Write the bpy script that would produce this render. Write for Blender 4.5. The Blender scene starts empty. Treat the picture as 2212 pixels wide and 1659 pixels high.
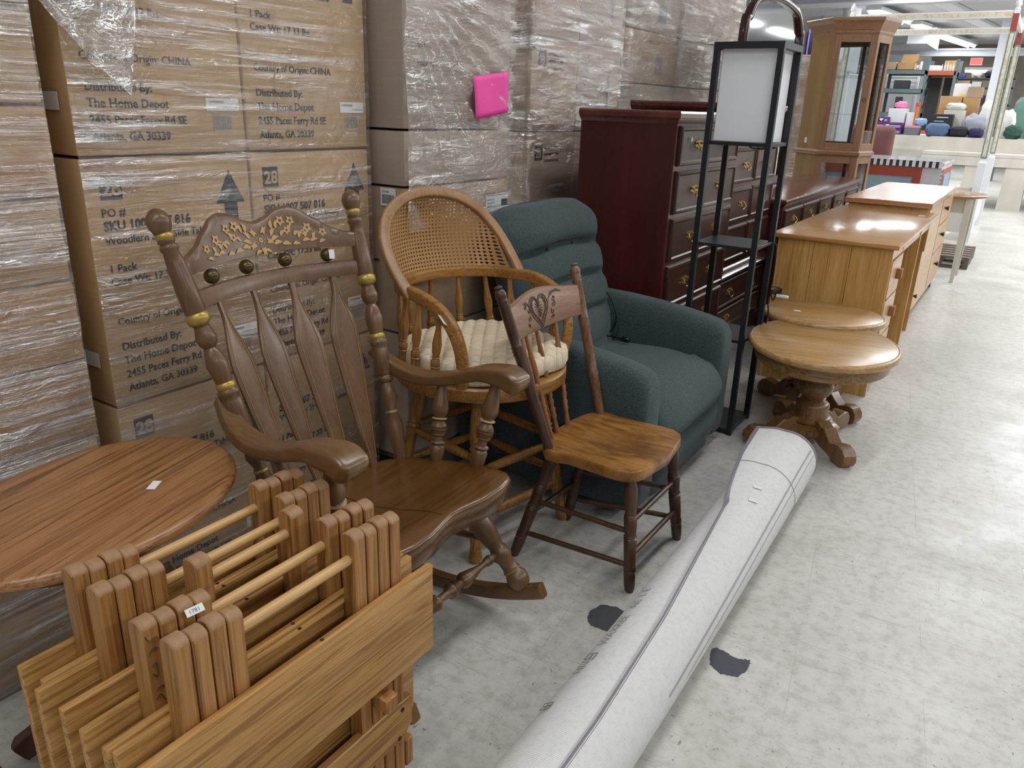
import bpy, bmesh, math, random
from mathutils import Vector, Matrix, noise
R = math.radians
random.seed(7)
SC = bpy.context.scene
COL = SC.collection

# ------------------------------------------------------------------ camera
def make_camera():
    f, W, Hh = 1660.0, 2212.0, 1659.0
    cx, cy = W/2, Hh/2
    dn = Vector(((954.-cx)/f, (5416.-cy)/f, 1.)).normalized()      # direction of plumb lines
    up = -dn
    v1 = Vector(((2260.-cx)/f, (270.-cy)/f, 1.))                    # direction of the aisle
    Y = (v1 - up*v1.dot(up)).normalized()
    X = Y.cross(up)
    # rows = world axes in camera space (x right, y down, z forward)
    right = Vector((X[0], Y[0], up[0])); down = Vector((X[1], Y[1], up[1])); fwd = Vector((X[2], Y[2], up[2]))
    m = Matrix((right, -down, -fwd)).transposed().to_4x4()
    m.translation = (0, 0, 1.35)
    cd = bpy.data.cameras.new('camera'); cd.sensor_width = 36.0; cd.lens = 36.0*f/W
    cd.clip_start = 0.05; cd.clip_end = 200
    c = bpy.data.objects.new('camera', cd); COL.objects.link(c); c.matrix_world = m
    SC.camera = c
make_camera()

# ------------------------------------------------------------------ exposure, world
SC.view_settings.view_transform = 'Standard'
SC.view_settings.look = 'None'
SC.view_settings.gamma = 1.0
SC.view_settings.use_curve_mapping = False
SC.view_settings.exposure = -0.06
w = bpy.data.worlds.new('world'); SC.world = w; w.use_nodes = True
w.node_tree.nodes['Background'].inputs[0].default_value = (.9, .95, 1, 1)
w.node_tree.nodes['Background'].inputs[1].default_value = .3

LAMP_W = 34.0
def tube_light(x, y, z=3.52, power=LAMP_W, L=2.3, rz=R(-7.6)):
    ld = bpy.data.lights.new('fluorescent_light', 'AREA'); ld.shape = 'RECTANGLE'
    ld.size = .12; ld.size_y = L; ld.energy = power; ld.color = (.96, .985, 1.0)
    o = bpy.data.objects.new('fluorescent_light', ld); COL.objects.link(o)
    o.location = (x, y, z); o.rotation_euler = (0, 0, rz)
    return o
LIGHT_SPOTS = []
for ix, x in enumerate((-3.4, .3, 4.2)):
    for iy in range(9):
        LIGHT_SPOTS.append((x + iy*.35 - 1.2, -4.0 + iy*3.4))
for x, y in LIGHT_SPOTS:
    tube_light(x, y, power=(LAMP_W*.95 if y < -2 else LAMP_W if y < 9 else LAMP_W*2.5)*(1.7 if x > 2.4 else 1.0))

# ------------------------------------------------------------------ helpers: colour / materials
def lin(c):
    c /= 255.0
    return c/12.92 if c <= .04045 else ((c+.055)/1.055)**2.4
def rgb(r, g, b): return (lin(r), lin(g), lin(b), 1.0)

class NT:
    def __init__(s, name):
        s.m = bpy.data.materials.new(name); s.m.use_nodes = True
        s.t = s.m.node_tree; s.n = s.t.nodes; s.l = s.t.links
        s.n.clear()
        s.out = s.n.new('ShaderNodeOutputMaterial')
    def node(s, typ, **kw):
        n = s.n.new(typ)
        for k, v in kw.items():
            if k.startswith('i_'):
                key = k[2:]
                key = int(key) if key.isdigit() else key.replace('_', ' ')
                n.inputs[key].default_value = v
            else: setattr(n, k, v)
        return n
    def link(s, a, b): s.l.new(a, b)
    def bsdf(s, color=None, rough=.5, metal=0., spec=.5, coat=0., coatr=.1, sheen=0.):
        b = s.n.new('ShaderNodeBsdfPrincipled')
        if color is not None: b.inputs['Base Color'].default_value = color
        b.inputs['Roughness'].default_value = rough; b.inputs['Metallic'].default_value = metal
        b.inputs['Specular IOR Level'].default_value = spec
        b.inputs['Coat Weight'].default_value = coat; b.inputs['Coat Roughness'].default_value = coatr
        b.inputs['Sheen Weight'].default_value = sheen
        s.link(b.outputs[0], s.out.inputs[0]); s.b = b
        return b
    def coord(s, kind='Object', scale=(1,1,1), rot=(0,0,0), loc=(0,0,0)):
        tc = s.n.new('ShaderNodeTexCoord'); mp = s.n.new('ShaderNodeMapping')
        mp.inputs['Scale'].default_value = scale; mp.inputs['Rotation'].default_value = rot
        mp.inputs['Location'].default_value = loc
        s.link(tc.outputs[kind], mp.inputs[0]); return mp.outputs[0]
    def noise(s, vec, scale, detail=4, rough=.5, dist=0.):
        n = s.n.new('ShaderNodeTexNoise'); n.inputs['Scale'].default_value = scale
        n.inputs['Detail'].default_value = detail; n.inputs['Roughness'].default_value = rough
        n.inputs['Distortion'].default_value = dist
        s.link(vec, n.inputs['Vector']); return n.outputs['Fac']
    def ramp(s, fac, stops):
        r = s.n.new('ShaderNodeValToRGB'); e = r.color_ramp.elements
        while len(e) < len(stops): e.new(.5)
        for i, (p, c) in enumerate(stops):
            e[i].position = p
            e[i].color = c if len(c) == 4 else (*c, 1)
        s.link(fac, r.inputs[0]); return r.outputs[0]
    def mix(s, fac, a, b, mode='MIX'):
        m = s.n.new('ShaderNodeMix'); m.data_type = 'RGBA'; m.blend_type = mode
        for sock, v in ((m.inputs[0], fac), (m.inputs[6], a), (m.inputs[7], b)):
            if hasattr(v, 'is_linked'): s.link(v, sock)
            else: sock.default_value = v
        return m.outputs[2]
    def math(s, op, a, b=0.0, clamp=False):
        m = s.n.new('ShaderNodeMath'); m.operation = op; m.use_clamp = clamp
        for sock, v in ((m.inputs[0], a), (m.inputs[1], b)):
            if hasattr(v, 'is_linked'): s.link(v, sock)
            else: sock.default_value = v
        return m.outputs[0]
    def bump(s, h, strength=.3, dist=.01):
        b = s.n.new('ShaderNodeBump'); b.inputs['Strength'].default_value = strength
        b.inputs['Distance'].default_value = dist
        s.link(h, b.inputs['Height']); s.link(b.outputs[0], s.b.inputs['Normal']); return b

def plain(name, col, rough=.5, metal=0., spec=.5, coat=0., emit=None, es=1., var=.0, sheen=0., nscale=6):
    s = NT(name); b = s.bsdf(col, rough, metal, spec, coat, sheen=sheen)
    if var:
        n = s.noise(s.coord(), nscale, 5, .6)
        d = tuple(c*(1-var) for c in col[:3])+(1,); u = tuple(min(1, c*(1+var)) for c in col[:3])+(1,)
        s.link(s.ramp(n, [(.3, d), (.7, u)]), b.inputs['Base Color'])
    if emit is not None:
        b.inputs['Emission Color'].default_value = emit; b.inputs['Emission Strength'].default_value = es
    return s.m

def wood(name, dark, mid, light, axis='z', freq=1., rough=.42, coat=.25, strength=1., knots=0., bump=.15, pore=.5):
    s = NT(name); b = s.bsdf(mid, rough, coat=coat, coatr=.2)
    def st(along, across, loc=(0,0,0)):
        a, c = along*freq, across*freq
        return s.coord('Object', {'x': (a, c, c), 'y': (c, a, c), 'z': (c, c, a)}[axis], loc=loc)
    broad = s.noise(st(.9, 11), 1.0, 3, .5, .5)
    base = s.ramp(broad, [(.28, tuple(dark[i]*.25+mid[i]*.75 for i in range(3))), (.48, mid), (.72, light)])
    ln = s.noise(st(2.2, 62, (3.1,1.7,.4)), 1.0, 4, .6, .9)
    lines = s.ramp(ln, [(.36, dark), (.44, mid), (.52, light), (.60, mid), (.70, dark)])
    c1 = s.mix(.55*strength, base, lines)
    fine = s.noise(st(4., 150), 1.0, 3, .6)
    pf = s.ramp(fine, [(.36, (1,1,1)), (.47, (0,0,0))])
    c2 = s.mix(s.math('MULTIPLY', pf, .75*pore), c1, dark)
    s.link(c2, b.inputs['Base Color'])
    if bump: s.bump(fine, bump, .002)
    return s.m

M = {}
# woods
M['oak_tray'] = wood('oiled_oak', rgb(112,72,30), rgb(172,124,66), rgb(204,158,96), 'y', 1., .45, .1, 1., pore=.7)
M['oak_leg'] = wood('oiled_oak_leg', rgb(104,60,22), rgb(154,104,52), rgb(180,132,76), 'z', 1., .45, .1, 1., pore=.7)
M['oak_end'] = plain('oak_end_grain', rgb(160,122,88), .55, var=.15, nscale=60)
M['oak_dowel'] = wood('pale_dowel', rgb(160,116,64), rgb(200,156,98), rgb(224,184,128), 'y', 1., .4, .2, .6)
M['rocker'] = wood('brown_maple', rgb(66,43,25), rgb(102,71,45), rgb(124,92,62), 'z', .8, .36, .22, .4, pore=.25, bump=.03)
M['rocker_arm'] = wood('brown_maple_arm', rgb(66,42,21), rgb(104,72,41), rgb(126,94,57), 'x', .8, .33, .35, .5, pore=.25, bump=.03)
M['rocker_seat'] = wood('pine_seat', rgb(50,27,6), rgb(92,57,18), rgb(114,77,32), 'y', .7, .28, .5, .6, pore=.3, bump=.05)
M['gold'] = plain('gold_paint', rgb(176,150,76), .35, .55)
M['cream_paint'] = plain('pale_gold_paint', rgb(200,180,128), .4, .2)
M['stencil'] = plain('stencil_paint', rgb(190,152,98), .5)
M['stripe'] = plain('stripe_paint', rgb(176,142,92), .5)
M['brass_ball'] = plain('bronzed_ball', rgb(92,76,48), .28, .6)
M['oak_gold'] = wood('golden_oak', rgb(90,54,18), rgb(146,98,42), rgb(174,126,62), 'z', 1.1, .38, .2, .9, pore=.7)
M['oak_gold_h'] = wood('golden_oak_rail', rgb(90,54,18), rgb(148,100,44), rgb(176,128,64), 'y', 1.1, .38, .2, .9, pore=.7)
M['oak_bow'] = wood('bleached_oak_bow', rgb(112,76,42), rgb(150,108,64), rgb(170,128,84), 'z', 1.1, .45, .1, .6, pore=.5)
M['press_seat'] = None
M['dark_oak'] = wood('dark_oak', rgb(36,20,12), rgb(68,42,26), rgb(92,62,42), 'z', 1., .4, .25, .6, pore=.5)
M['mid_oak'] = wood('worn_oak', rgb(62,40,26), rgb(104,72,48), rgb(134,100,72), 'z', 1.1, .45, .15, .8, pore=.7)
M['crest_oak'] = wood('worn_crest_oak', rgb(104,74,56), rgb(136,102,80), rgb(154,122,98), 'y', 1., .5, .1, .5, pore=.5)
M['spindle_oak'] = wood('amber_spindle', rgb(84,46,18), rgb(128,80,38), rgb(152,104,56), 'z', 1., .4, .2, .5, pore=.4)
M['table_oak'] = wood('oval_oak_top', rgb(84,50,22), rgb(146,98,55), rgb(170,122,77), 'y', .75, .34, .25, 1.3, pore=.6)
M['table_edge'] = wood('oval_oak_edge', rgb(112,72,36), rgb(152,106,62), rgb(176,130,84), 'y', 1., .36, .4, .8)
M['dark_base'] = wood('dark_pedestal', rgb(40,18,10), rgb(70,34,20), rgb(92,50,30), 'z', 1., .38, .3, .5)
M['ped_top'] = wood('pedestal_oak_top', rgb(120,84,44), rgb(172,132,82), rgb(194,156,104), 'x', .9, .32, .3, .9, pore=.6)
M['ped_oak'] = wood('pedestal_oak', rgb(80,52,26), rgb(124,86,48), rgb(148,110,68), 'z', 1.2, .38, .3, 1., pore=.6)
M['ped_apron'] = wood('pedestal_apron_oak', rgb(80,54,28), rgb(130,96,56), rgb(156,120,76), 'x', 1., .38, .3, 1.2, pore=.8)
M['desk_top'] = wood('honey_oak_top', rgb(146,96,46), rgb(184,132,74), rgb(206,158,100), 'x', .9, .16, .5, .7)
M['desk_side'] = wood('honey_oak_panel', rgb(152,104,46), rgb(196,148,82), rgb(216,172,106), 'z', 1., .32, .2, .8)
M['desk_front'] = wood('honey_oak_front', rgb(164,118,66), rgb(200,156,104), rgb(216,176,126), 'y', 1., .36, .2, .7)
M['cab_top'] = wood('light_oak_top', rgb(140,96,54), rgb(176,128,84), rgb(196,152,108), 'x', .9, .22, .4, .6)
M['block'] = plain('reddish_wood_block', rgb(150,98,62), .45, var=.15)
M['cherry'] = wood('cherry_panel', rgb(46,12,12), rgb(66,20,20), rgb(82,28,26), 'z', .6, .34, .25, .5, pore=.2, bump=0)
M['cherry_front'] = wood('cherry_front', rgb(32,14,12), rgb(54,27,23), rgb(72,40,33), 'y', .6, .36, .12, .5, pore=.2, bump=0)
M['cherry_top'] = wood('cherry_top', rgb(60,24,22), rgb(88,42,34), rgb(108,58,46), 'y', .6, .2, .5, .5, pore=.2, bump=0)
M['cherry_edge'] = plain('cherry_moulding', rgb(60,29,27), .25, coat=.45)
M['curio_side'] = wood('curio_side_panel', rgb(126,96,56), rgb(148,116,72), rgb(162,130,84), 'z', .6, .5, .05, .4, pore=.3)
M['curio'] = wood('curio_oak', rgb(112,78,54), rgb(142,104,74), rgb(162,124,92), 'z', 1., .38, .25, .7)
M['curio_h'] = wood('curio_oak_rail', rgb(116,82,58), rgb(146,108,78), rgb(164,126,94), 'x', 1., .38, .25, .7)
M['brass'] = plain('antique_brass', rgb(176,150,88), .3, .85)
M['pallet_wood'] = wood('grey_pallet_wood', rgb(74,62,54), rgb(104,92,82), rgb(128,116,106), 'y', 1., .8, 0, .8)
M['skid_wood'] = wood('brown_skid_wood', rgb(70,48,26), rgb(110,80,46), rgb(134,100,62), 'y', 1., .7, 0, .8)
M['red_arm'] = wood('red_mahogany', rgb(60,18,8), rgb(104,40,20), rgb(130,60,32), 'y', 1., .25, .6, .6, bump=0)
# others
M['black'] = plain('black_lacquer', rgb(22,27,34), .42, spec=.5, var=.1)
M['shade'] = None
M['paper'] = plain('white_paper', rgb(226,226,226), .6)
M['ink'] = plain('black_ink', rgb(52,48,50), .6)
M['inkd'] = plain('dark_ink', rgb(38,40,48), .55)
M['greyink'] = plain('grey_ink', rgb(120,116,118), .6)
M['pink'] = plain('neon_pink_paper', rgb(246,78,168), .6, emit=None)
M['white'] = plain('white_paint', rgb(222,224,226), .45, var=.03)
M['white_metal'] = plain('white_enamel', rgb(226,228,232), .4)
M['offwhite'] = plain('off_white', rgb(206,204,192), .6, var=.04)
M['purple'] = plain('purple_box', rgb(84,40,110), .5)
M['black_cord'] = plain('black_rubber', rgb(14,15,17), .4)
M['charcoal'] = plain('charcoal_paint_mark', rgb(70,73,80), .75, var=.1, nscale=40)
M['tray_hole'] = plain('drilled_hole', rgb(60,34,16), .8)
M['tag_ink'] = plain('tag_print', rgb(110,110,130), .6)

# ------------------------------------------------------------------ helpers: geometry
def nb(): return bmesh.new()
def sharpen(bm, ang=38):
    bm.normal_update()
    ca = R(ang)
    for f in bm.faces: f.smooth = True
    for e in bm.edges:
        if len(e.link_faces) == 2:
            if e.calc_face_angle(0) > ca: e.smooth = False
        else: e.smooth = True
def obj(name, bm, mat, parent=None, smooth=True, ang=38, loc=None, rotz=0.0):
    if smooth: sharpen(bm, ang)
    me = bpy.data.meshes.new(name); bm.to_mesh(me); bm.free()
    mats = mat if isinstance(mat, (list, tuple)) else [mat]
    for m in mats: me.materials.append(m)
    o = bpy.data.objects.new(name, me); COL.objects.link(o)
    if parent is not None: o.parent = parent
    if loc is not None: o.location = loc
    if rotz: o.rotation_euler = (0, 0, rotz)
    return o
def tag(o, label=None, cat=None, group=None, kind=None):
    if label: o['label'] = label
    if cat: o['category'] = cat
    if group: o['group'] = group
    if kind: o['kind'] = kind
    return o
def thing(name, label, cat, loc=(0,0,0), rotz=0.0, group=None):
    o = bpy.data.objects.new(name, None); COL.objects.link(o)
    o.empty_display_size = .1
    o.location = loc; o.rotation_euler = (0, 0, rotz)
    return tag(o, label, cat, group)
def struct(name, bm, mat, smooth=False):
    o = obj(name, bm, mat, smooth=smooth); o['kind'] = 'structure'; return o
def dup(o, loc=None, rotz=None, label=None, parent=None):
    c = o.copy(); COL.objects.link(c)
    if parent is not None: c.parent = parent
    for ch in list(o.children): dup(ch, parent=c)
    if loc is not None: c.location = loc
    if rotz is not None: c.rotation_euler = (0, 0, rotz)
    if label: c['label'] = label
    return c

def box(bm, x0, x1, y0, y1, z0, z1, bev=0.0, seg=1, mat=0, mtx=None):
    m = Matrix.Translation(((x0+x1)/2, (y0+y1)/2, (z0+z1)/2)) @ Matrix.Diagonal((abs(x1-x0), abs(y1-y0), abs(z1-z0), 1))
    if mtx is not None: m = mtx @ m
    r = bmesh.ops.create_cube(bm, size=1.0, matrix=m)
    vs = r['verts']; es = list({e for v in vs for e in v.link_edges}); fs = list({f for v in vs for f in v.link_faces})
    for f in fs: f.material_index = mat
    if bev > 0:
        rr = bmesh.ops.bevel(bm, geom=es, offset=bev, segments=seg, affect='EDGES', profile=.5)
        for f in rr['faces']: f.material_index = mat
def frame(d, upv=Vector((0,0,1))):
    d = d.normalized()
    a = upv.cross(d)
    if a.length < 1e-4: a = Vector((1,0,0)).cross(d)
    if a.length < 1e-4: a = Vector((0,1,0)).cross(d)
    a.normalize(); b = d.cross(a)
    return a, b
def beam(bm, p0, p1, w, h, upv=Vector((0,0,1)), bev=0.0, mat=0):
    p0, p1 = Vector(p0), Vector(p1); d = p1-p0; a, b = frame(d, upv); dn = d.normalized()
    m = Matrix((a, b, dn)).transposed().to_4x4(); m.translation = (p0+p1)/2
    box(bm, -w/2, w/2, -h/2, h/2, -d.length/2, d.length/2, bev, 1, mat, m)
def ring_loft(bm, rings, cap=True, closed=False, mat=0):
    vr = [[bm.verts.new(p) for p in r] for r in rings]
    n = len(vr[0]); m = len(vr)
    for i in range(m if closed else m-1):
        A, B = vr[i], vr[(i+1) % m]
        for j in range(n):
            f = bm.faces.new((A[j], A[(j+1) % n], B[(j+1) % n], B[j])); f.material_index = mat
    if cap and not closed:
        f = bm.faces.new(list(reversed(vr[0]))); f.material_index = mat
        f = bm.faces.new(vr[-1]); f.material_index = mat
    return vr
def lathe(bm, p0, p1, prof, seg=16, mat=0):
    """prof: list of (t 0..1, radius)"""
    p0, p1 = Vector(p0), Vector(p1); d = p1-p0; a, b = frame(d, Vector((0,1,0)) if abs(d.normalized().y) < .9 else Vector((0,0,1)))
    rings = []
    for t, r in prof:
        c = p0 + d*t; r = max(r, .0004)
        rings.append([c + a*(r*math.cos(2*math.pi*k/seg)) + b*(r*math.sin(2*math.pi*k/seg)) for k in range(seg)])
    ring_loft(bm, rings, True, False, mat)
def tube(bm, pts, rad, seg=10, closed=False, mat=0):
    pts = [Vector(p) for p in pts]; n = len(pts); rings = []
    prev = None
    for i, p in enumerate(pts):
        if closed: d = pts[(i+1) % n]-pts[i-1]
        else: d = pts[min(i+1, n-1)]-pts[max(i-1, 0)]
        d.normalize()
        if prev is None: a, b = frame(d)
        else:
            a = prev - d*prev.dot(d)
            if a.length < 1e-5: a, b = frame(d)
            else: a.normalize(); b = d.cross(a)
        prev = a
        r = rad[i] if isinstance(rad, (list, tuple)) else rad
        rings.append([p + a*(r*math.cos(2*math.pi*k/seg)) + b*(r*math.sin(2*math.pi*k/seg)) for k in range(seg)])
    ring_loft(bm, rings, True, closed, mat)
def sweep(bm, pts, dims, ups, rnd=.3, seg=12, cap=True, mat=0, closed=False):
    """superellipse-section sweep. dims list of (w,h): w along side vector (up x dir), h along up"""
    pts = [Vector(p) for p in pts]; n = len(pts); rings = []
    for i, p in enumerate(pts):
        d = (pts[(i+1) % n]-pts[i-1]) if closed else (pts[min(i+1, n-1)]-pts[max(i-1, 0)])
        d.normalize()
        u = Vector(ups[i] if isinstance(ups, list) else ups); u = (u - d*u.dot(d)).normalized(); s = u.cross(d)
        w_, h_ = dims[i] if isinstance(dims, list) else dims
        ring = []
        for k in range(seg):
            t = 2*math.pi*(k+.5)/seg; c, sn = math.cos(t), math.sin(t)
            e = rnd
            ring.append(p + s*(w_/2*math.copysign(abs(c)**e, c)) + u*(h_/2*math.copysign(abs(sn)**e, sn)))
        rings.append(ring)
    ring_loft(bm, rings, cap, closed, mat)
def poly(bm, pts, ext, mat=0):
    """prism: 3D polygon pts extruded by vector ext"""
    ext = Vector(ext); a = [bm.verts.new(p) for p in pts]; b = [bm.verts.new(Vector(p)+ext) for p in pts]
    n = len(a)
    fs = [bm.faces.new(a), bm.faces.new(list(reversed(b)))]
    for i in range(n): fs.append(bm.faces.new((a[(i+1) % n], a[i], b[i], b[(i+1) % n])))
    for f in fs: f.material_index = mat
    bmesh.ops.recalc_face_normals(bm, faces=fs)
def grid(bm, fn, nu, nv, mat=0, uv=None):
    vs = [[bm.verts.new(fn(i/nu, j/nv)) for j in range(nv+1)] for i in range(nu+1)]
    for i in range(nu):
        for j in range(nv):
            f = bm.faces.new((vs[i][j], vs[i+1][j], vs[i+1][j+1], vs[i][j+1])); f.material_index = mat
            if uv is not None:
                for lp, (a, b) in zip(f.loops, ((i, j), (i+1, j), (i+1, j+1), (i, j+1))):
                    lp[uv].uv = (a/nu, b/nv)
    return vs
def smoothpath(P, n=8):
    """Catmull-Rom through points"""
    P = [Vector(p) for p in P]; out = []
    for i in range(len(P)-1):
        p0, p1, p2, p3 = P[max(i-1, 0)], P[i], P[i+1], P[min(i+2, len(P)-1)]
        for k in range(n):
            t = k/n
            out.append(.5*((2*p1)+(-p0+p2)*t+(2*p0-5*p1+4*p2-p3)*t*t+(-p0+3*p1-3*p2+p3)*t**3))
    out.append(P[-1]); return out
def sprof(P, n=3):
    """smooth a lathe profile"""
    return [(v.x, v.y) for v in smoothpath([Vector((t, r, 0)) for t, r in P], n)]
_text_cache = {}
def text_mesh(bm, body, size, mtx, bold=0.0, extr=0.0004, mat=0, align='LEFT', narrow=1.0):
    key = (body, size, bold, extr, align)
    if key not in _text_cache:
        cu = bpy.data.curves.new('text', 'FONT'); cu.body = body; cu.size = size; cu.offset = bold; cu.extrude = extr
        cu.align_x = align; cu.resolution_u = 2
        o = bpy.data.objects.new('text', cu)
        me = bpy.data.meshes.new_from_object(o)
        _text_cache[key] = me
        bpy.data.objects.remove(o)
    me = _text_cache[key]
    n0 = len(bm.verts); f0 = len(bm.faces)
    bm.from_mesh(me); bm.verts.ensure_lookup_table(); bm.faces.ensure_lookup_table()
    vs = bm.verts[n0:]
    mm = mtx @ Matrix.Diagonal((narrow, 1, 1, 1))
    for v in vs: v.co = mm @ v.co
    for f in bm.faces[f0:]: f.material_index = mat
def face_x(x, y, z):
    """plane facing +X: text runs along +Y (read from the aisle)"""
    m = Matrix(((0, 0, 1), (1, 0, 0), (0, 1, 0))).to_4x4(); m.translation = (x, y, z); return m
def face_my(x, y, z):
    """plane facing -Y: text runs along +X"""
    m = Matrix(((1, 0, 0), (0, 0, -1), (0, 1, 0))).to_4x4(); m.translation = (x, y, z); return m
def facing_z(x, y, z, rz=0):
    m = Matrix.Rotation(rz, 4, 'Z'); m.translation = (x, y, z); return m
def sticker(parent, c, a, b, w=.03, h=.02, txt=True):
    """small white price tag at c spanned by unit vectors a (width) and b (height)"""
    c, a, b = Vector(c), Vector(a).normalized(), Vector(b).normalized(); n = a.cross(b)
    bm = nb(); poly(bm, [c-a*w/2-b*h/2, c+a*w/2-b*h/2, c+a*w/2+b*h/2, c-a*w/2+b*h/2], n*.0008)
    o = obj('price_sticker', bm, M['paper'], parent, False)
    return o
# ================================================================== ROOM
def floor_mat():
    s = NT('scuffed_vinyl_tile'); b = s.bsdf(rgb(196,194,186), .42, coat=.12, coatr=.3)
    v = s.coord('Object')
    base = s.ramp(s.noise(v, 1.6, 7, .62), [(.3, rgb(184,181,174)), (.5, rgb(201,198,191)), (.72, rgb(212,210,204))])
    mott = s.ramp(s.noise(v, 26, 6, .7), [(.36, rgb(168,164,156)), (.52, rgb(204,202,196)), (.7, rgb(214,213,209))])
    c = s.mix(.55, base, mott)
    vr = s.coord('Object', (1,1,1), (0,0,R(-8)))
    # per-tile tone
    sn = s.node('ShaderNodeVectorMath', operation='SNAP'); s.link(vr, sn.inputs[0]); sn.inputs[1].default_value = (.305,.305,9)
    wn = s.node('ShaderNodeTexWhiteNoise'); s.link(sn.outputs[0], wn.inputs[0])
    tone = s.ramp(wn.outputs['Value'], [(0, (.93,.93,.93)), (1, (1.0,1.0,1.0))])
    c = s.mix(1.0, c, tone, 'MULTIPLY')
    # seams
    sx = s.node('ShaderNodeSeparateXYZ'); s.link(vr, sx.inputs[0])
    ms = []
    for ax in (0, 1):
        mo = s.math('PINGPONG', sx.outputs[ax], .1525)
        ms.append(s.math('LESS_THAN', mo, .0008))
    seam = s.math('MAXIMUM', ms[0], ms[1])
    seam = s.math('MULTIPLY', seam, s.math('MULTIPLY', s.ramp(s.noise(v, 2.2, 3), [(.42, (0,0,0)), (.62, (1,1,1))]), .5, True))
    c = s.mix(seam, c, rgb(128,122,114))
    # dirt clouds
    dirt = s.ramp(s.noise(v, .9, 9, .72, 1.1), [(.50, (0,0,0)), (.74, (1,1,1))])
    c = s.mix(s.math('MULTIPLY', dirt, .46), c, rgb(142,133,120))
    # short dark scuffs, two directions
    for sc, loc, thr in (((22, 95, 1), (0,0,0), .775), ((110, 30, 1), (4,2,0), .78), ((75, 80, 1), (9,5,0), .762), ((150, 140, 1), (1,3,0), .765)):
        n = s.noise(s.coord('Object', sc, (0,0,R(23 if sc[0] < sc[1] else -14)), loc), 1.0, 2, .5, .4)
        mk = s.ramp(n, [(thr-.055, (0,0,0)), (thr-.02, (1,1,1))])
        c = s.mix(s.math('MULTIPLY', mk, .66), c, rgb(88,84,80))
    # long faint scratches
    for sc, rot in (((1.1, 150, 1), 31), ((.9, 170, 1), -22), ((1.4, 120, 1), 74)):
        n = s.noise(s.coord('Object', sc, (0,0,R(rot))), 1.0, 1, .4, .15)
        mk = s.ramp(n, [(.72, (0,0,0)), (.745, (1,1,1))])
        c = s.mix(s.math('MULTIPLY', mk, .26), c, rgb(120,112,104))
    s.link(c, b.inputs['Base Color'])
    rr = s.ramp(s.noise(v, 3.0, 6, .65), [(.3, (.30,.30,.30)), (.7, (.55,.55,.55))])
    s.link(rr, b.inputs['Roughness'])
    s.bump(s.noise(v, 40, 4, .6), .05, .004)
    return s.m
M['floor'] = floor_mat()
M['ceil'] = plain('ceiling_paint', rgb(196,197,200), .8, var=.03)
M['wallw'] = plain('white_wall', rgb(208,209,210), .8, var=.03)
M['concrete'] = plain('stained_concrete_wall', rgb(128,120,108), .85, var=.18, nscale=1.5)
M['steel_white'] = plain('painted_white_steel', rgb(206,208,214), .45)
M['lamp_glow'] = plain('lamp_tube_glow', rgb(255,255,255), .5, emit=(.93,.98,1,1), es=26)

bm = nb(); box(bm, -12, 16, -9, 33, -.2, 0); struct('floor', bm, M['floor'])
bm = nb(); box(bm, -12, 16, -9, 33, 3.62, 3.8); struct('ceiling', bm, M['ceil'])
bm = nb(); box(bm, -12.2, -12, -9, 33, 0, 3.62); struct('wall_left', bm, M['wallw'])
bm = nb(); box(bm, 16, 16.2, -9, 33, 0, 3.62); struct('wall_right', bm, M['wallw'])
bm = nb(); box(bm, -12, 16, -9.2, -9, 0, 3.62); struct('wall_front', bm, M['wallw'])
bm = nb(); box(bm, -3.55, 16, 30, 30.3, 0, 3.62); struct('wall_back', bm, M['concrete'])
bm = nb(); box(bm, -12, -3.55, 29.6, 29.9, 0, 3.62); struct('wall_back_white', bm, M['wallw'])

# ceiling structure
for i, (y, z0, z1) in enumerate(((27.2, 3.10, 3.30), (17.2, 3.36, 3.56))):
    bm = nb(); 
    box(bm, -12, 16, y-.12, y+.12, z0, z0+.05); box(bm, -12, 16, y-.03, y+.03, z0, z1); box(bm, -12, 16, y-.12, y+.12, z1-.04, z1)
    struct('trim_%d' % (i+1), bm, M['steel_white'])
bm = nb(); tube(bm, [(-11.9, 13.6, 3.42), (15.9, 14.6, 3.42)], .075, 12); struct('trim_3', bm, M['steel_white'])
bm = nb(); box(bm, -1.30, -1.10, 21.9, 22.1, 0, 3.62, .01); struct('trim_4', bm, M['steel_white'])
bm = nb(); tube(bm, [(-4.15, 20.0, 0), (-4.15, 20.0, 3.62)], .19, 24); struct('trim_5', bm, M['steel_white'])
for i, (x, y, wd, ln) in enumerate(((-4.6, 22.5, .9, 2.6), (-3.3, 25.5, .5, 2.4))):
    bm = nb(); box(bm, x-wd/2, x+wd/2, y-ln/2, y+ln/2, 3.22, 3.62, .01); struct('trim_%d' % (6+i), bm, M['ceil'])

# ceiling fixtures in view (housing > tube)
def fixture(x, y, z, L, label, rz=R(-7.6), wd=.32):
    t = thing('ceiling_light', label, 'light', (x, y, z), rz, 'fluorescent ceiling lights')
    bm = nb(); box(bm, -wd/2, wd/2, -L/2, L/2, .03, .11, .01); obj('housing', bm, M['white_metal'], t)
    for sx in (-1, 1):
        bm = nb(); tube(bm, [(sx*wd*.25, -L/2+.03, .0), (sx*wd*.25, L/2-.03, .0)], .028, 10); obj('tube', bm, M['lamp_glow'], t)
    return t
fixture(-3.34, 20.0, 3.42, 2.4, 'fluorescent ceiling light right above the curio cabinet')
fixture(-2.62, 25.6, 3.40, 4.6, 'long fluorescent ceiling light slanting behind the upper bed rail')
fixture(-3.10, 22.9, 3.48, .9, 'short fluorescent ceiling light left of the long slanting one')
fixture(-2.0, 28.9, 2.78, .9, 'low hanging fluorescent light below the red exit sign', R(90), .3)
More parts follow.
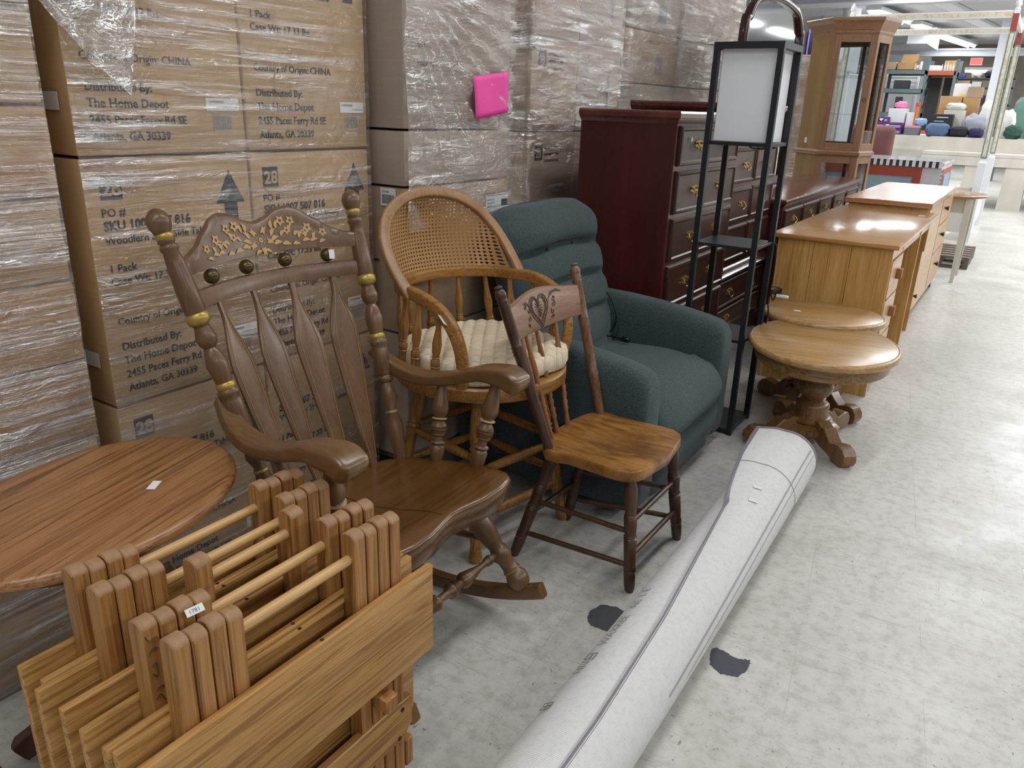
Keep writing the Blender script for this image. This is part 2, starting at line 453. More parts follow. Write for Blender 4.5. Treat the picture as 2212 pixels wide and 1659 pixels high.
for i, (x, y) in enumerate(LIGHT_SPOTS):
    bm = nb(); box(bm, -.16, .16, -1.2, 1.2, .01, .09, .01)
    o = obj('light_housing', bm, M['white_metal'], loc=(x, y, 3.525), rotz=R(-7.6)); o['kind'] = 'structure'
# conduit and hanging wire
bm = nb(); tube(bm, smoothpath([(-2.6,14.4,3.62),(-2.42,14.4,3.36),(-2.25,14.4,3.32),(-2.1,14.4,3.40),(-2.05,14.4,3.62)], 6), .012, 6)
tag(obj('ceiling_cable', bm, M['black_cord']), 'dark cable looping down from the grey ceiling', 'cable')
# ================================================================== CARTONS ON THE LEFT
def cardboard(name, col, dark):
    s = NT(name); b = s.bsdf(col, .75, spec=.3)
    v = s.coord('Object')
    c = s.ramp(s.noise(v, 3.0, 6, .6), [(.3, dark), (.7, col)])
    fl = s.ramp(s.noise(s.coord('Object', (1, 3, 90)), 1., 2, .5), [(.3, (.93,.93,.93)), (.7, (1,1,1))])
    c = s.mix(1., c, fl, 'MULTIPLY'); s.link(c, b.inputs['Base Color'])
    s.bump(s.noise(v, 14, 4), .12, .01)
    return s.m
M['card'] = cardboard('kraft_cardboard', rgb(194,162,120), rgb(176,144,104))
M['card2'] = cardboard('tan_cardboard', rgb(178,154,130), rgb(160,136,114))
M['card3'] = cardboard('orange_kraft_cardboard', rgb(192,154,108), rgb(172,134,90))
M['card_hazed'] = cardboard('haze_greyed_cardboard', rgb(176,160,146), rgb(160,144,130))  # grey cast of film haze and light put into the cardboard colour

def film_mat(name, streak=(1.6, 1.6, 46), base=.14, top=.95, rough=.12, tilt=0., big=1.6, thr=.5):
    s = NT(name)
    tr = s.node('ShaderNodeBsdfTransparent'); gl = s.node('ShaderNodeBsdfGlossy'); df = s.node('ShaderNodeBsdfDiffuse')
    gl.inputs['Roughness'].default_value = rough*.7; gl.inputs['Color'].default_value = (1,1,1,1)
    df.inputs['Color'].default_value = (.86,.85,.86,1)
    m1 = s.node('ShaderNodeMixShader'); m2 = s.node('ShaderNodeMixShader')
    m1.inputs[0].default_value = .22; s.link(gl.outputs[0], m1.inputs[1]); s.link(df.outputs[0], m1.inputs[2])
    v = s.coord('Object', streak, (tilt, 0, 0))
    n = s.noise(v, 1.0, 4, .62, .5)
    v2 = s.coord('Object', (big, big, big*1.5)); n2 = s.noise(v2, 1.0, 3, .55)
    f = s.ramp(n, [(thr-.02, (0,0,0)), (thr+.16, (1,1,1))])
    g = s.ramp(n2, [(.36, (0,0,0)), (.66, (1,1,1))])
    fac = s.math('MULTIPLY', f, s.math('MULTIPLY_ADD', g, .85)); 
    fac = s.math('MULTIPLY', f, s.math('ADD', s.math('MULTIPLY', g, .8), .2))
    fac = s.math('ADD', s.math('MULTIPLY', fac, top-base), base, True)
    s.link(fac, m2.inputs[0]); s.link(tr.outputs[0], m2.inputs[1]); s.link(m1.outputs[0], m2.inputs[2])
    # crinkled relief
    vb = s.coord('Object', (streak[0]*2.2, streak[1]*2.2, streak[2]*1.2), (tilt, 0, 0)); nb_ = s.noise(vb, 1.0, 5, .6, .8)
    vc = s.noise(s.coord('Object', (9, 9, 14)), 1., 4, .6, 1.0)
    h = s.math('ADD', s.math('MULTIPLY', nb_, .55), s.math('MULTIPLY', vc, .9))
    b = s.node('ShaderNodeBump'); b.inputs['Strength'].default_value = 1.0; b.inputs['Distance'].default_value = .022
    s.link(h, b.inputs['Height']); s.link(b.outputs[0], gl.inputs['Normal']); s.link(b.outputs[0], df.inputs['Normal'])
    s.link(m2.outputs[0], s.out.inputs[0])
    return s.m
M['film'] = film_mat('stretch_film_tight')
M['film_left'] = film_mat('stretch_film_dense', (1.2, 1.2, 60), .18, .95, .12, R(4), 1.2, .47)
M['film_loose'] = film_mat('stretch_film_loose', (3.0, 3.0, 9), .10, .80, .10, R(-38), 2.6, .48)
M['film_mid'] = film_mat('stretch_film_hazy', (2.4, 2.4, 26), .20, .95, .10, R(-33), 1.9, .5)

M['film_flap'] = film_mat('stretch_film_milky', (5, 5, 7), .42, .95, .12, R(-30), 4., .46)
def carton_mesh(w, d, h, mat, bulge=.004):
    """origin: front-left-bottom corner; front faces +X, width along +Y, depth to -X"""
    bm = nb(); g = .0035
    box(bm, -d, 0, g, w-g, g, h-g, .006, 2)
    # flap seam + tape on the front face: shallow recessed line
    return bm
def film_shell(name, label, mat, x, y0, y1, z0, z1, d, amp=.006, ny=46, nz=64, off=.010, seed=0, side=True, mods=None):
    bm = nb()
    L = d + (y1-y0) if side else (y1-y0)
    ny2 = int(ny*L/(y1-y0))
    def fn(u, v):
        s_ = u*L; z = z0+(z1-z0)*v
        n = noise.noise(Vector((s_*5+seed, z*34, seed)))*.55 + noise.noise(Vector((s_*11, z*7+seed, 3.1)))*.8
        a = amp*n
        if mods: a += mods(s_-(d if side else 0), z)
        if side and s_ < d:   # left side face (facing -Y)
            return Vector((x-d+s_, y0-off-a, z))
        yy = y0 + s_-(d if side else 0)
        return Vector((x+off+a, yy, z))
    grid(bm, fn, ny2, nz)
    o = obj(name, bm, mat, ang=180)
    return tag(o, label, 'plastic wrap', 'stretch wrap around the pallets')

# --- pallet of printed cartons: two columns, three tiers -------------------
PX = -1.77; CW = .4615; CH = .5965; CD = .50
def printed_front(bm, mats):
    """common print of one carton, in carton coordinates (y,z on face x=0)"""
    F = lambda y, z: face_x(.0012, y, z)
    # number block
    poly(bm, [(.0008,.041,.502),(.0008,.094,.502),(.0008,.094,.556),(.0008,.041,.556)], (.0005,0,0), 0)
    text_mesh(bm, '28', .047, F(.045,.512), .0012, .0012, 1)
    text_mesh(bm, 'PO #', .027, F(.037,.464), .0003, .0004, 0)
    text_mesh(bm, 'SKU 1007 507 816', .031, F(.038,.432), .0011, .0004, 0, narrow=.96)
    text_mesh(bm, 'Woodfern Steel-Side Table', .0265, F(.037,.400), .0005, .0004, 0, narrow=.97)
    text_mesh(bm, '1 Pack', .0265, F(.036,.334), .0005, .0004, 0)
    text_mesh(bm, 'Case Wt: 17.33 lbs', .0265, F(.036,.303), .0005, .0004, 0)
    text_mesh(bm, 'Country of Origin: CHINA', .0255, F(.038,.206), .0002, .0004, 0, narrow=.98)
    text_mesh(bm, 'Distributed By:', .0265, F(.040,.143), .0006, .0004, 0)
    text_mesh(bm, 'The Home Depot', .0275, F(.041,.108), .0006, .0004, 0)
    text_mesh(bm, '2455 Paces Ferry Rd SE', .0270, F(.042,.072), .0006, .0004, 0, narrow=.94)
    text_mesh(bm, 'Atlanta, GA 30339', .0270, F(.043,.036), .0006, .0004, 0, narrow=.95)
def arrow(bm, c, w, h, sx='y', x=.0008, stem=.45, headh=.56):
    y, z = c
    P = [(0,h),( w/2,h*(1-headh)),(w*stem/2,h*(1-headh)),(w*stem/2,0),(-w*stem/2,0),(-w*stem/2,h*(1-headh)),(-w/2,h*(1-headh))]
    if sx == 'y': poly(bm, [(x, y+a, z+b) for a, b in P], (.0005,0,0))
    else: poly(bm, [(y+a, x, z+b) for a, b in P], (0,-.0005,0))
def make_printed_carton(label, loc):
    o = obj('cardboard_box', carton_mesh(CW, CD, CH, None), M['card'])
    o.location = loc; tag(o, label, 'box', 'printed cartons on the double-column pallet')
    bm = nb(); printed_front(bm, None)
    obj('printed_text', bm, [M['inkd'], M['card']], o, False)
    bm = nb(); arrow(bm, (.392,.405), .088, .150); obj('arrow_mark', bm, M['inkd'], o, False)
    bm = nb(); arrow(bm, (-.20,.30), .16, .24, 'x', -.0008, .45, .6); obj('arrow_mark', bm, M['inkd'], o, False)
    bm = nb(); poly(bm, [(-.145,.0-.0008,.10),(-.035,-.0008,.10),(-.035,-.0008,.138),(-.145,-.0008,.138)], (0,-.0006,0)); obj('shipping_label', bm, M['paper'], o, False)
    lb = nb(); poly(lb, [(.0008,.345,.104),(.0008,.442,.104),(.0008,.442,.134),(.0008,.345,.134)], (.0006,0,0))
    lab = obj('shipping_label', lb, M['paper'], o, False)
    bm = nb()
    text_mesh(bm, '7399982828', .009, face_x(.0016,.352,.122)); text_mesh(bm, 'CTN 82 OF 96', .007, face_x(.0016,.395,.110))
    obj('label_print', bm, M['greyink'], lab, False)
    bm = nb()
    poly(bm, [(.0008,.362,.052),(.0008,.421,.052),(.0008,.421,.098),(.0008,.362,.098)], (.0004,0,0), 1)
    x = .365
    rnd = random.Random(4)
    while x < .416:
        wd = rnd.choice((.0012,.002,.003)); poly(bm, [(.0013,x,.060),(.0013,x+wd,.060),(.0013,x+wd,.091),(.0013,x,.091)], (.0004,0,0), 0); x += wd+rnd.choice((.0014,.0024))
    obj('barcode', bm, [M['greyink'], M['card2']], o, False)
    return o
base_box = None
POS = {(0,2): 'upper left printed carton with the Country of Origin line under loose plastic',
       (1,2): 'upper right printed carton, left of the tall hazy wrapped pallet',
       (0,1): 'middle left printed carton with large 28 block and up arrow',
       (1,1): 'middle right printed carton directly behind the rocking chair crest',
       (0,0): 'bottom left printed carton behind the oval table top',
       (1,0): 'bottom right printed carton behind the rocking chair slats'}
for (cx_, rz_), lab in POS.items():
    loc = (PX, .945+cx_*CW, .018+rz_*CH)
    if base_box is None: base_box = make_printed_carton(lab, loc)
    else: dup(base_box, loc, None, lab)
film_shell('stretch_wrap', 'clear stretch wrap around the printed two-column cartons', M['film'], PX, .945, .945+2*CW, .02, 1.9, .03, .005, 60, 110, .009, 1, side=False)
# loose flap of film hanging down over the top left carton
bm = nb()
def flap(u, v):
    top = Vector((0, .845+.30*u, 1.66))
    # lower edge: from the left margin down to the tip, then steeply up on the right
    if u < .72: k = u/.72; low = Vector((0, .862+(1.060-.862)*k, 1.545+(1.340-1.545)*k+.012*math.sin(k*9)))
    else: k = (u-.72)/.28; low = Vector((0, 1.060+(1.118-1.060)*k, 1.340+(1.60-1.340)*k))
    p = top.lerp(low, v)
    p.x = -1.737+.012*math.sin(13*u+4*v)+.014*noise.noise(Vector((u*7, v*6, 2)))+.012*v
    return p
grid(bm, flap, 40, 30)
tag(obj('loose_film_flap', bm, M['film_flap'], ang=180), 'loose triangular flap of clear plastic hanging at the top left cartons', 'plastic wrap')
# crumpled film tail on the floor at the corner
bm = nb()
def tail(u, v):
    return Vector((-1.72+.09*v+.02*noise.noise(Vector((u*8, v*5, 1))), 1.86+.10*u+.02*math.sin(11*u+4*v), .30-.29*v+.03*noise.noise(Vector((u*9, v*9, 7)))))
grid(bm, tail, 20, 26)
tag(obj('film_tail', bm, M['film_loose'], ang=180), 'crumpled plastic film tail on the floor behind the rocking chair', 'plastic wrap')

# --- left pile of flat cartons ----------------------------------------------
LX = -1.75; LH = .1855; LZ = .0225; LY0, LY1 = -.02, .888
lab_left = ['lowest flat carton in the left pile, near the floor', 'second flat carton from the floor in the left pile', 'third flat carton in the left pile, just below the oval table edge',
            'flat carton of the left pile just above the oval table', 'fifth flat carton from the floor in the left pile', 'sixth flat carton in the left pile, beside the SKU line',
            'bright tan flat carton in the left pile below the highest visible ones', 'upper flat carton in the left pile with heavy film glare', 'topmost visible flat carton at the top left corner']
first = None
for k in range(9):
    jog = .006*math.sin(k*2.3)
    mat = M['card3'] if k in (6, 3, 4) else M['card']
    o = obj('flat_carton', carton_mesh(LY1-LY0, .6, LH, None), mat)
    o.location = (LX+jog, LY0, LZ+k*LH)
    tag(o, lab_left[k], 'box', 'flat cartons in the left pile')
    bm = nb(); box(bm, -.001, .0012, .30, .36, .004, LH-.004); obj('tape', bm, M['card2'], o, False)
film_shell('stretch_wrap', 'dense streaky stretch wrap around the left pile of flat cartons', M['film_left'], LX+.004, LY0, LY1-.008, LZ, 1.70, .01, .005, 70, 120, .008, 5, side=False)
bm = nb()
for i in range(3): box(bm, LX-.60, LX+.03, LY0+.05+i*.36, LY0+.16+i*.36, .0, .018, .003)
tag(obj('skid', bm, M['skid_wood']), 'thin brown wooden skid under the left carton pile', 'pallet')

# --- tall hazy pallet (neon paper) ------------------------------------------
QX = -1.665; QY0, QY1 = 1.92, 2.515
mids = [(.13,.60,'lowest carton of the tall hazy pallet behind the cane armchair', M['card_hazed']), (.60,1.092,'tan carton marked with handwriting and a white label above the cane chair', M['card2']),
        (1.092,1.268,'long shallow carton of the hazy pallet below the pink sheet', M['card_hazed']), (1.268,2.05,'tall carton with the neon pink sheet in hazy film', M['card_hazed'])]
mid_objs = []
for i, (z0, z1, lab, mt) in enumerate(mids):
    o = obj('cardboard_box', carton_mesh(QY1-QY0, .62, z1-z0, None), mt); o.location = (QX-(.0 if i == 1 else .004), QY0, z0)
    tag(o, lab, 'box', 'cartons of the tall hazy pallet'); mid_objs.append(o)
# handwritten letters and label on the second carton
bm = nb(); text_mesh(bm, 'TARA', .062, face_x(.0012,.265,.375), -.0008, .0004, 0, narrow=.92); text_mesh(bm, 'II', .05, face_x(.0012,.395,.315), -.001, .0004)
obj('handwriting', bm, M['ink'], mid_objs[1], False)
bm = nb(); poly(bm, [(.0008,.449,.372),(.0008,.592,.384),(.0008,.592,.432),(.0008,.449,.432)], (.0006,0,0))
lab = obj('shipping_label', bm, M['paper'], mid_objs[1], False)
bm = nb(); poly(bm, [(.0015,.548,.392),(.0015,.590,.392),(.0015,.590,.418),(.0015,.548,.418)], (.0005,0,0)); obj('dark_square', bm, M['inkd'], lab, False)
bm = nb()
for i in range(3): text_mesh(bm, 'SHIP 4471 82', .009, face_x(.0016,.455,.416-i*.012))
obj('label_print', bm, M['greyink'], lab, False)
# bits of print under the film and on the dark side
bm = nb()
text_mesh(bm, 'TABLE WITH MIRROR', .022, face_x(.0012,.18,.42)); text_mesh(bm, 'COMFORT', .016, face_x(.0012,.30,.385)); text_mesh(bm, 'QTY', .02, face_x(.0012,.07,.245)); text_mesh(bm, 'MADE IN', .02, face_x(.0012,.07,.19))
text_mesh(bm, 'PER', .034, face_my(-.22,-.0012,.33), .0004); 
obj('printed_text', bm, M['ink'], mid_objs[3], False)
bm = nb(); poly(bm, [(-.105,-.0008,.43),(-.040,-.0008,.43),(-.040,-.0008,.487),(-.105,-.0008,.487)], (0,-.0006,0))
lab = obj('shipping_label', bm, M['paper'], mid_objs[1], False)
bm = nb(); rnd = random.Random(9); x = -.098
while x < -.05:
    wd = rnd.choice((.001,.0018,.0026)); poly(bm, [(x,-.0015,.437),(x+wd,-.0015,.437),(x+wd,-.0015,.466),(x,-.0015,.466)], (0,-.0004,0)); x += wd+.0016
text_mesh(bm, 'LOT 84', .009, face_my(-.098,-.0016,.472))
obj('barcode', bm, M['inkd'], lab, False)
bm = nb(); arrow(bm, (-.17,.26), .035, .07, 'x', -.0008, .2, .35); poly(bm, [(-.21,-.0008,.245),(-.12,-.0008,.245),(-.12,-.0008,.25),(-.21,-.0008,.25)], (0,-.0005,0)); obj('arrow_mark', bm, M['ink'], mid_objs[1], False)
# pink sheet taped on the film
bm = nb()
def pk(u, v):
    y0, z0 = 2.258+.004*v, 1.306; 
    return Vector((QX+.021+.002*math.sin(5*u+3*v), 2.270-.019*v+u*(.203+.003*v), 1.303+.136*v+u*(.025)))
grid(bm, pk, 8, 8)
o = obj('paper_sheet', bm, M['pink']); md = o.modifiers.new('thick', 'SOLIDIFY'); md.thickness = .0006
tag(o, 'neon pink paper sheet stuck on the wrapped tall pallet', 'paper')
def mid_mod(s_, z):
    # folds fan out from the upper left corner
    if s_ < 0: return 0
    r = math.hypot(s_, 1.72-z); a = math.atan2(1.72-z, s_+.02)
    return .010*math.exp(-((z-1.45)/.35)**2)*math.sin(a*46)*min(1, r*3)
film_shell('stretch_wrap', 'hazy crinkled stretch wrap around the tall pallet with the pink sheet', M['film_mid'], QX, QY0, QY1, .95, 2.0, .02, .007, 70, 110, .010, 9, side=False, mods=mid_mod)
def pallet(name, label, x0, x1, y0, y1, h=.125, mat=None, nb_=5):
    t = thing(name, label, 'pallet', (x0, y0, 0))
    W_, D_ = x1-x0, y1-y0; mat = mat or M['pallet_wood']
    for i in range(nb_):
        yy = D_*i/(nb_-1)*(1-.11/D_*1.0)
        bm = nb(); box(bm, 0, W_, yy, yy+.10, h-.018, h, .002); obj('deck_board', bm, mat, t)
    for i in range(3):
        xx = (W_-.05)*i/2; bm = nb(); box(bm, xx, xx+.05, 0, D_, .018, h-.018, .002); obj('stringer', bm, mat, t)
        bm = nb(); box(bm, 0, W_, (D_-.1)*i/2, (D_-.1)*i/2+.1, 0, .018, .002); obj('bottom_board', bm, mat, t)
    return t
pallet('pallet', 'grey wooden pallet under the tall hazy cartons', QX-.62, QX-.02, QY0+.02, QY1-.02)

# --- third pallet --------------------------------------------------------------
TX = -2.0; TY0, TY1 = 3.18, 4.09
for (z0, z1, lab) in ((.30,1.238,'lower tall carton of the pallet behind the recliner'), (1.238,1.656,'middle carton with small arrow behind the cherry chests'), (1.656,2.2,'top carton with strong film glare above the cherry chests')):
    for j, (ya, yb, side) in enumerate(((TY0, 3.62, 'left'), (3.62, TY1, 'right'))):
        o = obj('cardboard_box', carton_mesh(yb-ya, .6, z1-z0, None), M['card2'] if j == 0 else M['card_hazed']); o.location = (TX, ya, z0)
        tag(o, lab+', %s half' % side, 'box', 'cartons of the wide pallet behind the recliner')
        bm = nb()
        if j == 1 and z0 > .5: arrow(bm, (.33, .10), .055, .22); obj('arrow_mark', bm, M['greyink'], o, False)
        elif j == 0: 
            poly(bm, [(.0008,.06,z1-z0-.13),(.0008,.13,z1-z0-.13),(.0008,.13,z1-z0-.06),(.0008,.06,z1-z0-.06)], (.0005,0,0), 0)
            text_mesh(bm, '28', .05, face_x(.0014,.068,z1-z0-.118), .001, .0006, 1)
            for q in range(3): text_mesh(bm, 'UNFINISHED PINE', .018, face_x(.0012,.145,z1-z0-.08-q*.03), .0002)
            obj('printed_text', bm, [M['inkd'], M['card2']], o, False)
        else: bm.free()
film_shell('stretch_wrap', 'bright crinkled stretch wrap on the wide pallet behind the recliner', M['film_mid'], TX, TY0, TY1, .3, 2.2, .5, .009, 60, 110, .012, 14)
pallet('pallet', 'wooden pallet under the wide cartons behind the recliner', TX-.6, TX-.02, TY0+.02, TY1-.02, .125)
bm = nb(); box(bm, TX-.58, TX-.03, TY0+.03, TY1-.03, .125, .30, .01)
tag(obj('cardboard_box', bm, M['card2']), 'flat carton at the very bottom of the wide pallet', 'box')

# --- fourth pallet --------------------------------------------------------------
UX = -2.2
fl = ['bottom', 'third from top', 'second from top', 'top']
for j, (ya, yb) in enumerate(((4.52, 5.36), (5.36, 6.55))):
    for k, (z0, z1) in enumerate(((.13,.98), (.98,1.508), (1.508,1.815), (1.815,2.4))):
        o = obj('cardboard_box', carton_mesh(yb-ya, .55, z1-z0, None), M['card_hazed'] if (j+k) % 2 else M['card2']); o.location = (UX+j*.03, ya, z0)
        tag(o, '%s carton, %s stack of the far wrapped pallet behind the lamp' % (fl[k], ('left', 'right')[j]), 'box', 'cartons of the far pallet')
        if j == 0 and k in (2, 3):
            bm = nb(); poly(bm, [(.0008,.48,.06),(.0008,.60,.06),(.0008,.60,.17),(.0008,.48,.17)], (.0005,0,0)); obj('barcode', bm, M['greyink'], o, False)
            bm = nb(); text_mesh(bm, 'THIS SIDE OUT', .03, face_x(.0012,.34,.24)); obj('printed_text', bm, M['greyink'], o, False)
film_shell('stretch_wrap', 'shiny rippled stretch wrap on the far pallet behind the lamp shade', M['film_mid'], UX+.03, 4.50, 6.56, .15, 2.4, .3, .012, 80, 100, .014, 22)
pallet('pallet', 'wooden pallet under the far wrapped cartons', UX-.55, UX-.0, 4.54, 6.5, .125)
# ================================================================== ROCKING CHAIR
def rocker():
    t = thing('rocking_chair', 'large brown rocking chair with gold rings and stencilled flowers on its crest', 'rocking chair', (-1.296, 1.262, 0), R(.63))
    def B(s, z, off=0.):
        d = .066*max(0, 1-(s/.262)**2)*min(1, .55+.45*(z-.42)/.5)
        return Vector((-.238-.3256*(z-1.095)-d+off, s, z))
    # seat -------------------------------------------------
    half = [(0,-.085),(.07,-.085),(.14,-.075),(.195,-.045),(.228,.01),(.246,.09),(.256,.18),(.260,.26),(.250,.315),(.225,.345),(.17,.356),(.10,.352),(.04,.338),(0,.332)]
    outl = half + [(-s, f) for s, f in reversed(half[1:-1])]
    bm = nb(); n = len(outl)
    cen = (0, .14)
    rings_t = []
    def zseat(s, f, k):   # k 0 centre ..1 rim
        dish = -.016*(1-min(1, ((s/.22)**2+((f-.10)/.2)**2)))
        dish = min(0, dish)
        front = -.020*max(0, (f-.24)/.11)**2*(1-.55*abs(s)/.2 if abs(s) < .2 else .45)
        return .418+.135*f+dish+front
    vr = []
    ks = (.0001, .2, .4, .6, .78, .9, .965, 1.0)
    for k in ks:
        vr.append([bm.verts.new((cen[1]+(f-cen[1])*k, s*k, zseat(s*k, cen[1]+(f-cen[1])*k, k)-(.006 if k == 1.0 else 0))) for s, f in outl])
    vr.append([bm.verts.new((cen[1]+(f-cen[1])*1.006, s*1.006, zseat(s, f, 1)-.024)) for s, f in outl])
    vr.append([bm.verts.new((cen[1]+(f-cen[1])*.97, s*.97, zseat(s, f, 1)-.062)) for s, f in outl])
    vr.append([bm.verts.new((cen[1]+(f-cen[1])*.90, s*.90, zseat(s, f, 1)-.070)) for s, f in outl])
    for a, b in zip(vr[:-1], vr[1:]):
        for j in range(n): bm.faces.new((a[j], a[(j+1) % n], b[(j+1) % n], b[j]))
    bm.faces.new(list(reversed(vr[0]))); bm.faces.new(vr[-1])
    bmesh.ops.recalc_face_normals(bm, faces=bm.faces)
    seat = obj('seat', bm, M['rocker_seat'], t, ang=50)
    bm = nb()
    tube(bm, [(.0-.02+.36*u, -.03-.012*math.sin(u*4), zseat(-.03, -.02+.36*u, 0)+.0006) for u in [i/14 for i in range(14)]], .0011, 5)
    obj('seat_crack', bm, M['dark_base'], seat)
    # back posts --------------------------------------------
    prof = [(0,.013),(.06,.019),(.14,.0235),(.185,.0145),(.19,.0165),(.2,.013),(.235,.0225),(.285,.016),(.295,.014),(.303,.021),(.315,.021),(.322,.018),(.33,.022),(.42,.0225),(.432,.020),(.438,.0245),(.452,.0245),(.458,.019),
            (.475,.0185),(.49,.020),(.535,.0245),(.572,.018),(.585,.0125),(.598,.020),(.618,.0235),(.645,.0175),(.655,.0165),(.66,.0215),(.668,.021),(.688,.021),(.70,.0235),(.76,.0235),(.84,.0205),(.875,.0165),(.882,.0205),(.893,.0195),(.898,.0155),(.905,.019),(.914,.0165),(.925,.0155),(.932,.019),(.948,.0245),(.965,.0258),(.982,.0215),(.995,.012),(1,.004)]
    for sg in (-1, 1):
        p0, p1 = Vector((-.010, sg*.213, .405)), Vector((-.247, sg*.292, 1.122))
        bm = nb(); lathe(bm, p0, p1, prof, 24); post = obj('back_post', bm, M['rocker'], t, ang=60)
        for tt, r, h in ((.676,.0262,.013),(.466,.0222,.010),(.187,.0178,.005),(.9195,.0195,.008)):
            bm = nb(); d = (p1-p0); hh = h/d.length
            lathe(bm, p0+d*(tt-hh), p0+d*(tt+hh), [(0,r*.8),(.2,r*.96),(.5,r),(.8,r*.96),(1,r*.8)], 24); obj('gold_ring', bm, M['gold'], post)
    # crest with scalloped top --------------------------------
    def crest_z(s):
        a = abs(s); K = [(0,1.060),(.03,1.067),(.07,1.087),(.10,1.091),(.13,1.083),(.17,1.057),(.21,1.030),(.245,1.018),(.28,1.015)]
        for (a0, z0), (a1, z1) in zip(K, K[1:]):
            if a <= a1:
                u = (a-a0)/(a1-a0); u = u*u*(3-2*u)*.5+u*.5; return z0+(z1-z0)*u
        return K[-1][1]
    bm = nb(); NS = 56; rings = []
    for i in range(NS+1):
        s = -.277+.554*i/NS; zb = .978+.006*(1-(s/.27)**2); zt = crest_z(s)
        rg = []
        for (u, o_) in ((.02,-.008),(0,-.004),(0,.004),(.02,.009),(.5,.0105),(.93,.009),(1,.004),(1,-.004),(.93,-.008),(.5,-.009)):
            rg.append(B(s, zb+(zt-zb)*u, o_))
        rings.append(rg)
    ring_loft(bm, rings); bmesh.ops.recalc_face_normals(bm, faces=bm.faces)
    crest = obj('crest_rail', bm, M['rocker'], t, ang=45)
    # stencilled flowers --------------------------------------
    bm = nb()
    def leaf(s, z, ang, L, wd, bend=.25):
        P = []; n = 7
        for side in (1, -1):
            rng = range(n+1) if side == 1 else range(n-1, 0, -1)
            for i in rng:
                u = i/n; x = L*u; y = side*wd*math.sin(math.pi*min(1, u**.8))*.5 + bend*L*math.sin(math.pi*u)*.5
                P.append((s+x*math.cos(ang)-y*math.sin(ang), z+x*math.sin(ang)+y*math.cos(ang)))
        vs = [bm.verts.new(B(a, b, .0118)) for a, b in P]
        bm.faces.new(vs)
    def ringflower(s, z, r, n=5):
        for k in range(n):
            a = 2*math.pi*k/n+.3; leaf(s+r*.45*math.cos(a-.4), z+r*.45*math.sin(a-.4), a+.9, r*1.05, r*.75, .35)
    cz = 1.018
    for k in range(10):
        a = 2*math.pi*k/10+.1; leaf(.0+.019*math.cos(a), cz+.017*math.sin(a), a+.35*(1 if k % 2 else -1), .021, .0085, .4*(1 if k % 2 else -1))
    for k in range(7):
        a = 2*math.pi*k/7; leaf(.010*math.cos(a), cz+.009*math.sin(a), a, .004, .003)
    ringflower(0, cz, .006, 8)
    for sg in (-1, 1):
        for (a, z, an, L, wd) in ((.030,1.012,20,.024,.008),(.032,1.024,45,.022,.008),(.036,1.004,5,.024,.008),(.040,1.040,75,.022,.008),(.052,1.040,62,.022,.007),(.060,1.022,35,.018,.007),(.060,1.002,-8,.024,.008),
                                  (.087,1.030,60,.018,.008),(.098,1.020,25,.018,.007),(.110,1.012,50,.020,.007),(.118,1.004,0,.022,.007),(.128,1.012,55,.018,.007),(.140,1.002,10,.020,.007),(.150,1.008,60,.017,.007),(.090,.999,-5,.020,.007),(.163,.996,15,.018,.006)):
            an = R(an) if sg > 0 else math.pi-R(an)
            leaf(sg*a, z, an, L*1.12, wd*1.25, .3*sg)
        for (a, z, r) in ((.070,1.058,.009),(.098,1.056,.0085),(.082,1.034,.0075),(.140,1.036,.009),(.178,1.022,.008),(.125,1.026,.0055)):
            ringflower(sg*a, z, r*1.2)
        leaf(sg*.004, .994, R(-25) if sg > 0 else R(205), .024, .008, .3*sg)
    obj('stencilled_flowers', bm, M['stencil'], crest, False)
    # lower rail -----------------------------------------------
    bm = nb(); rings = []
    for i in range(25):
        s = -.268+.536*i/24
        rings.append([B(s, z, o_) for z, o_ in ((.907,-.007),(.905,0),(.907,.007),(.925,.0095),(.942,.007),(.944,0),(.942,-.007),(.925,-.008))])
    ring_loft(bm, rings); bmesh.ops.recalc_face_normals(bm, faces=bm.faces); obj('back_rail', bm, M['rocker'], t)
    for s in (-.18, -.06, .06, .18):
        bm = nb(); bmesh.ops.create_uvsphere(bm, u_segments=24, v_segments=14, radius=.0178, matrix=Matrix.Translation(B(s, .962, .002)))
        bo = obj('ball', bm, M['brass_ball'], t)
        if s == .18: sticker(bo, B(s, .966, .021), (0, 1, -.12), (-.2, .12, 1), .019, .024)
    # arrow slats -----------------------------------------------
    for s0, s1 in ((-.18,-.135),(-.06,-.047),(.06,.047),(.18,.135)):
        K = [(0,.010),(.10,.015),(.22,.024),(.45,.034),(.64,.040),(.72,.0395),(.80,.029),(.88,.014),(.93,.0085),(1,.008)]
        def wid(u):
            for (a0, w0), (a1, w1) in zip(K, K[1:]):
                if u <= a1: q = (u-a0)/(a1-a0); return w0+(w1-w0)*q
            return K[-1][1]
        bm = nb(); rings = []; NN = 40
        for i in range(NN+1):
            u = i/NN; z = .405+.503*u; s = s1+(s0-s1)*u; hw = wid(u)
            c = B(s, z, .028*math.sin(math.pi*u)*0); 
            rings.append([B(s-hw, z, -.003)+Vector((0,0,0)), B(s-hw*.98, z, .003), B(s-hw*.75, z, .006), B(s, z, .0068), B(s+hw*.75, z, .006), B(s+hw*.98, z, .003), B(s+hw, z, -.003), B(s, z, -.006)])
        ring_loft(bm, rings); bmesh.ops.recalc_face_normals(bm, faces=bm.faces)
        sl = obj('slat', bm, M['rocker'], t, ang=50)
        bm = nb()
        for sg in (-1, 1):
            tube(bm, [B(s1+(s0-s1)*u+sg*wid(u)*.70, .405+.503*u, .0070) for u in [.06+.9*i/30 for i in range(31)]], .0007, 4)
        obj('pinstripe', bm, M['stripe'], sl, False)
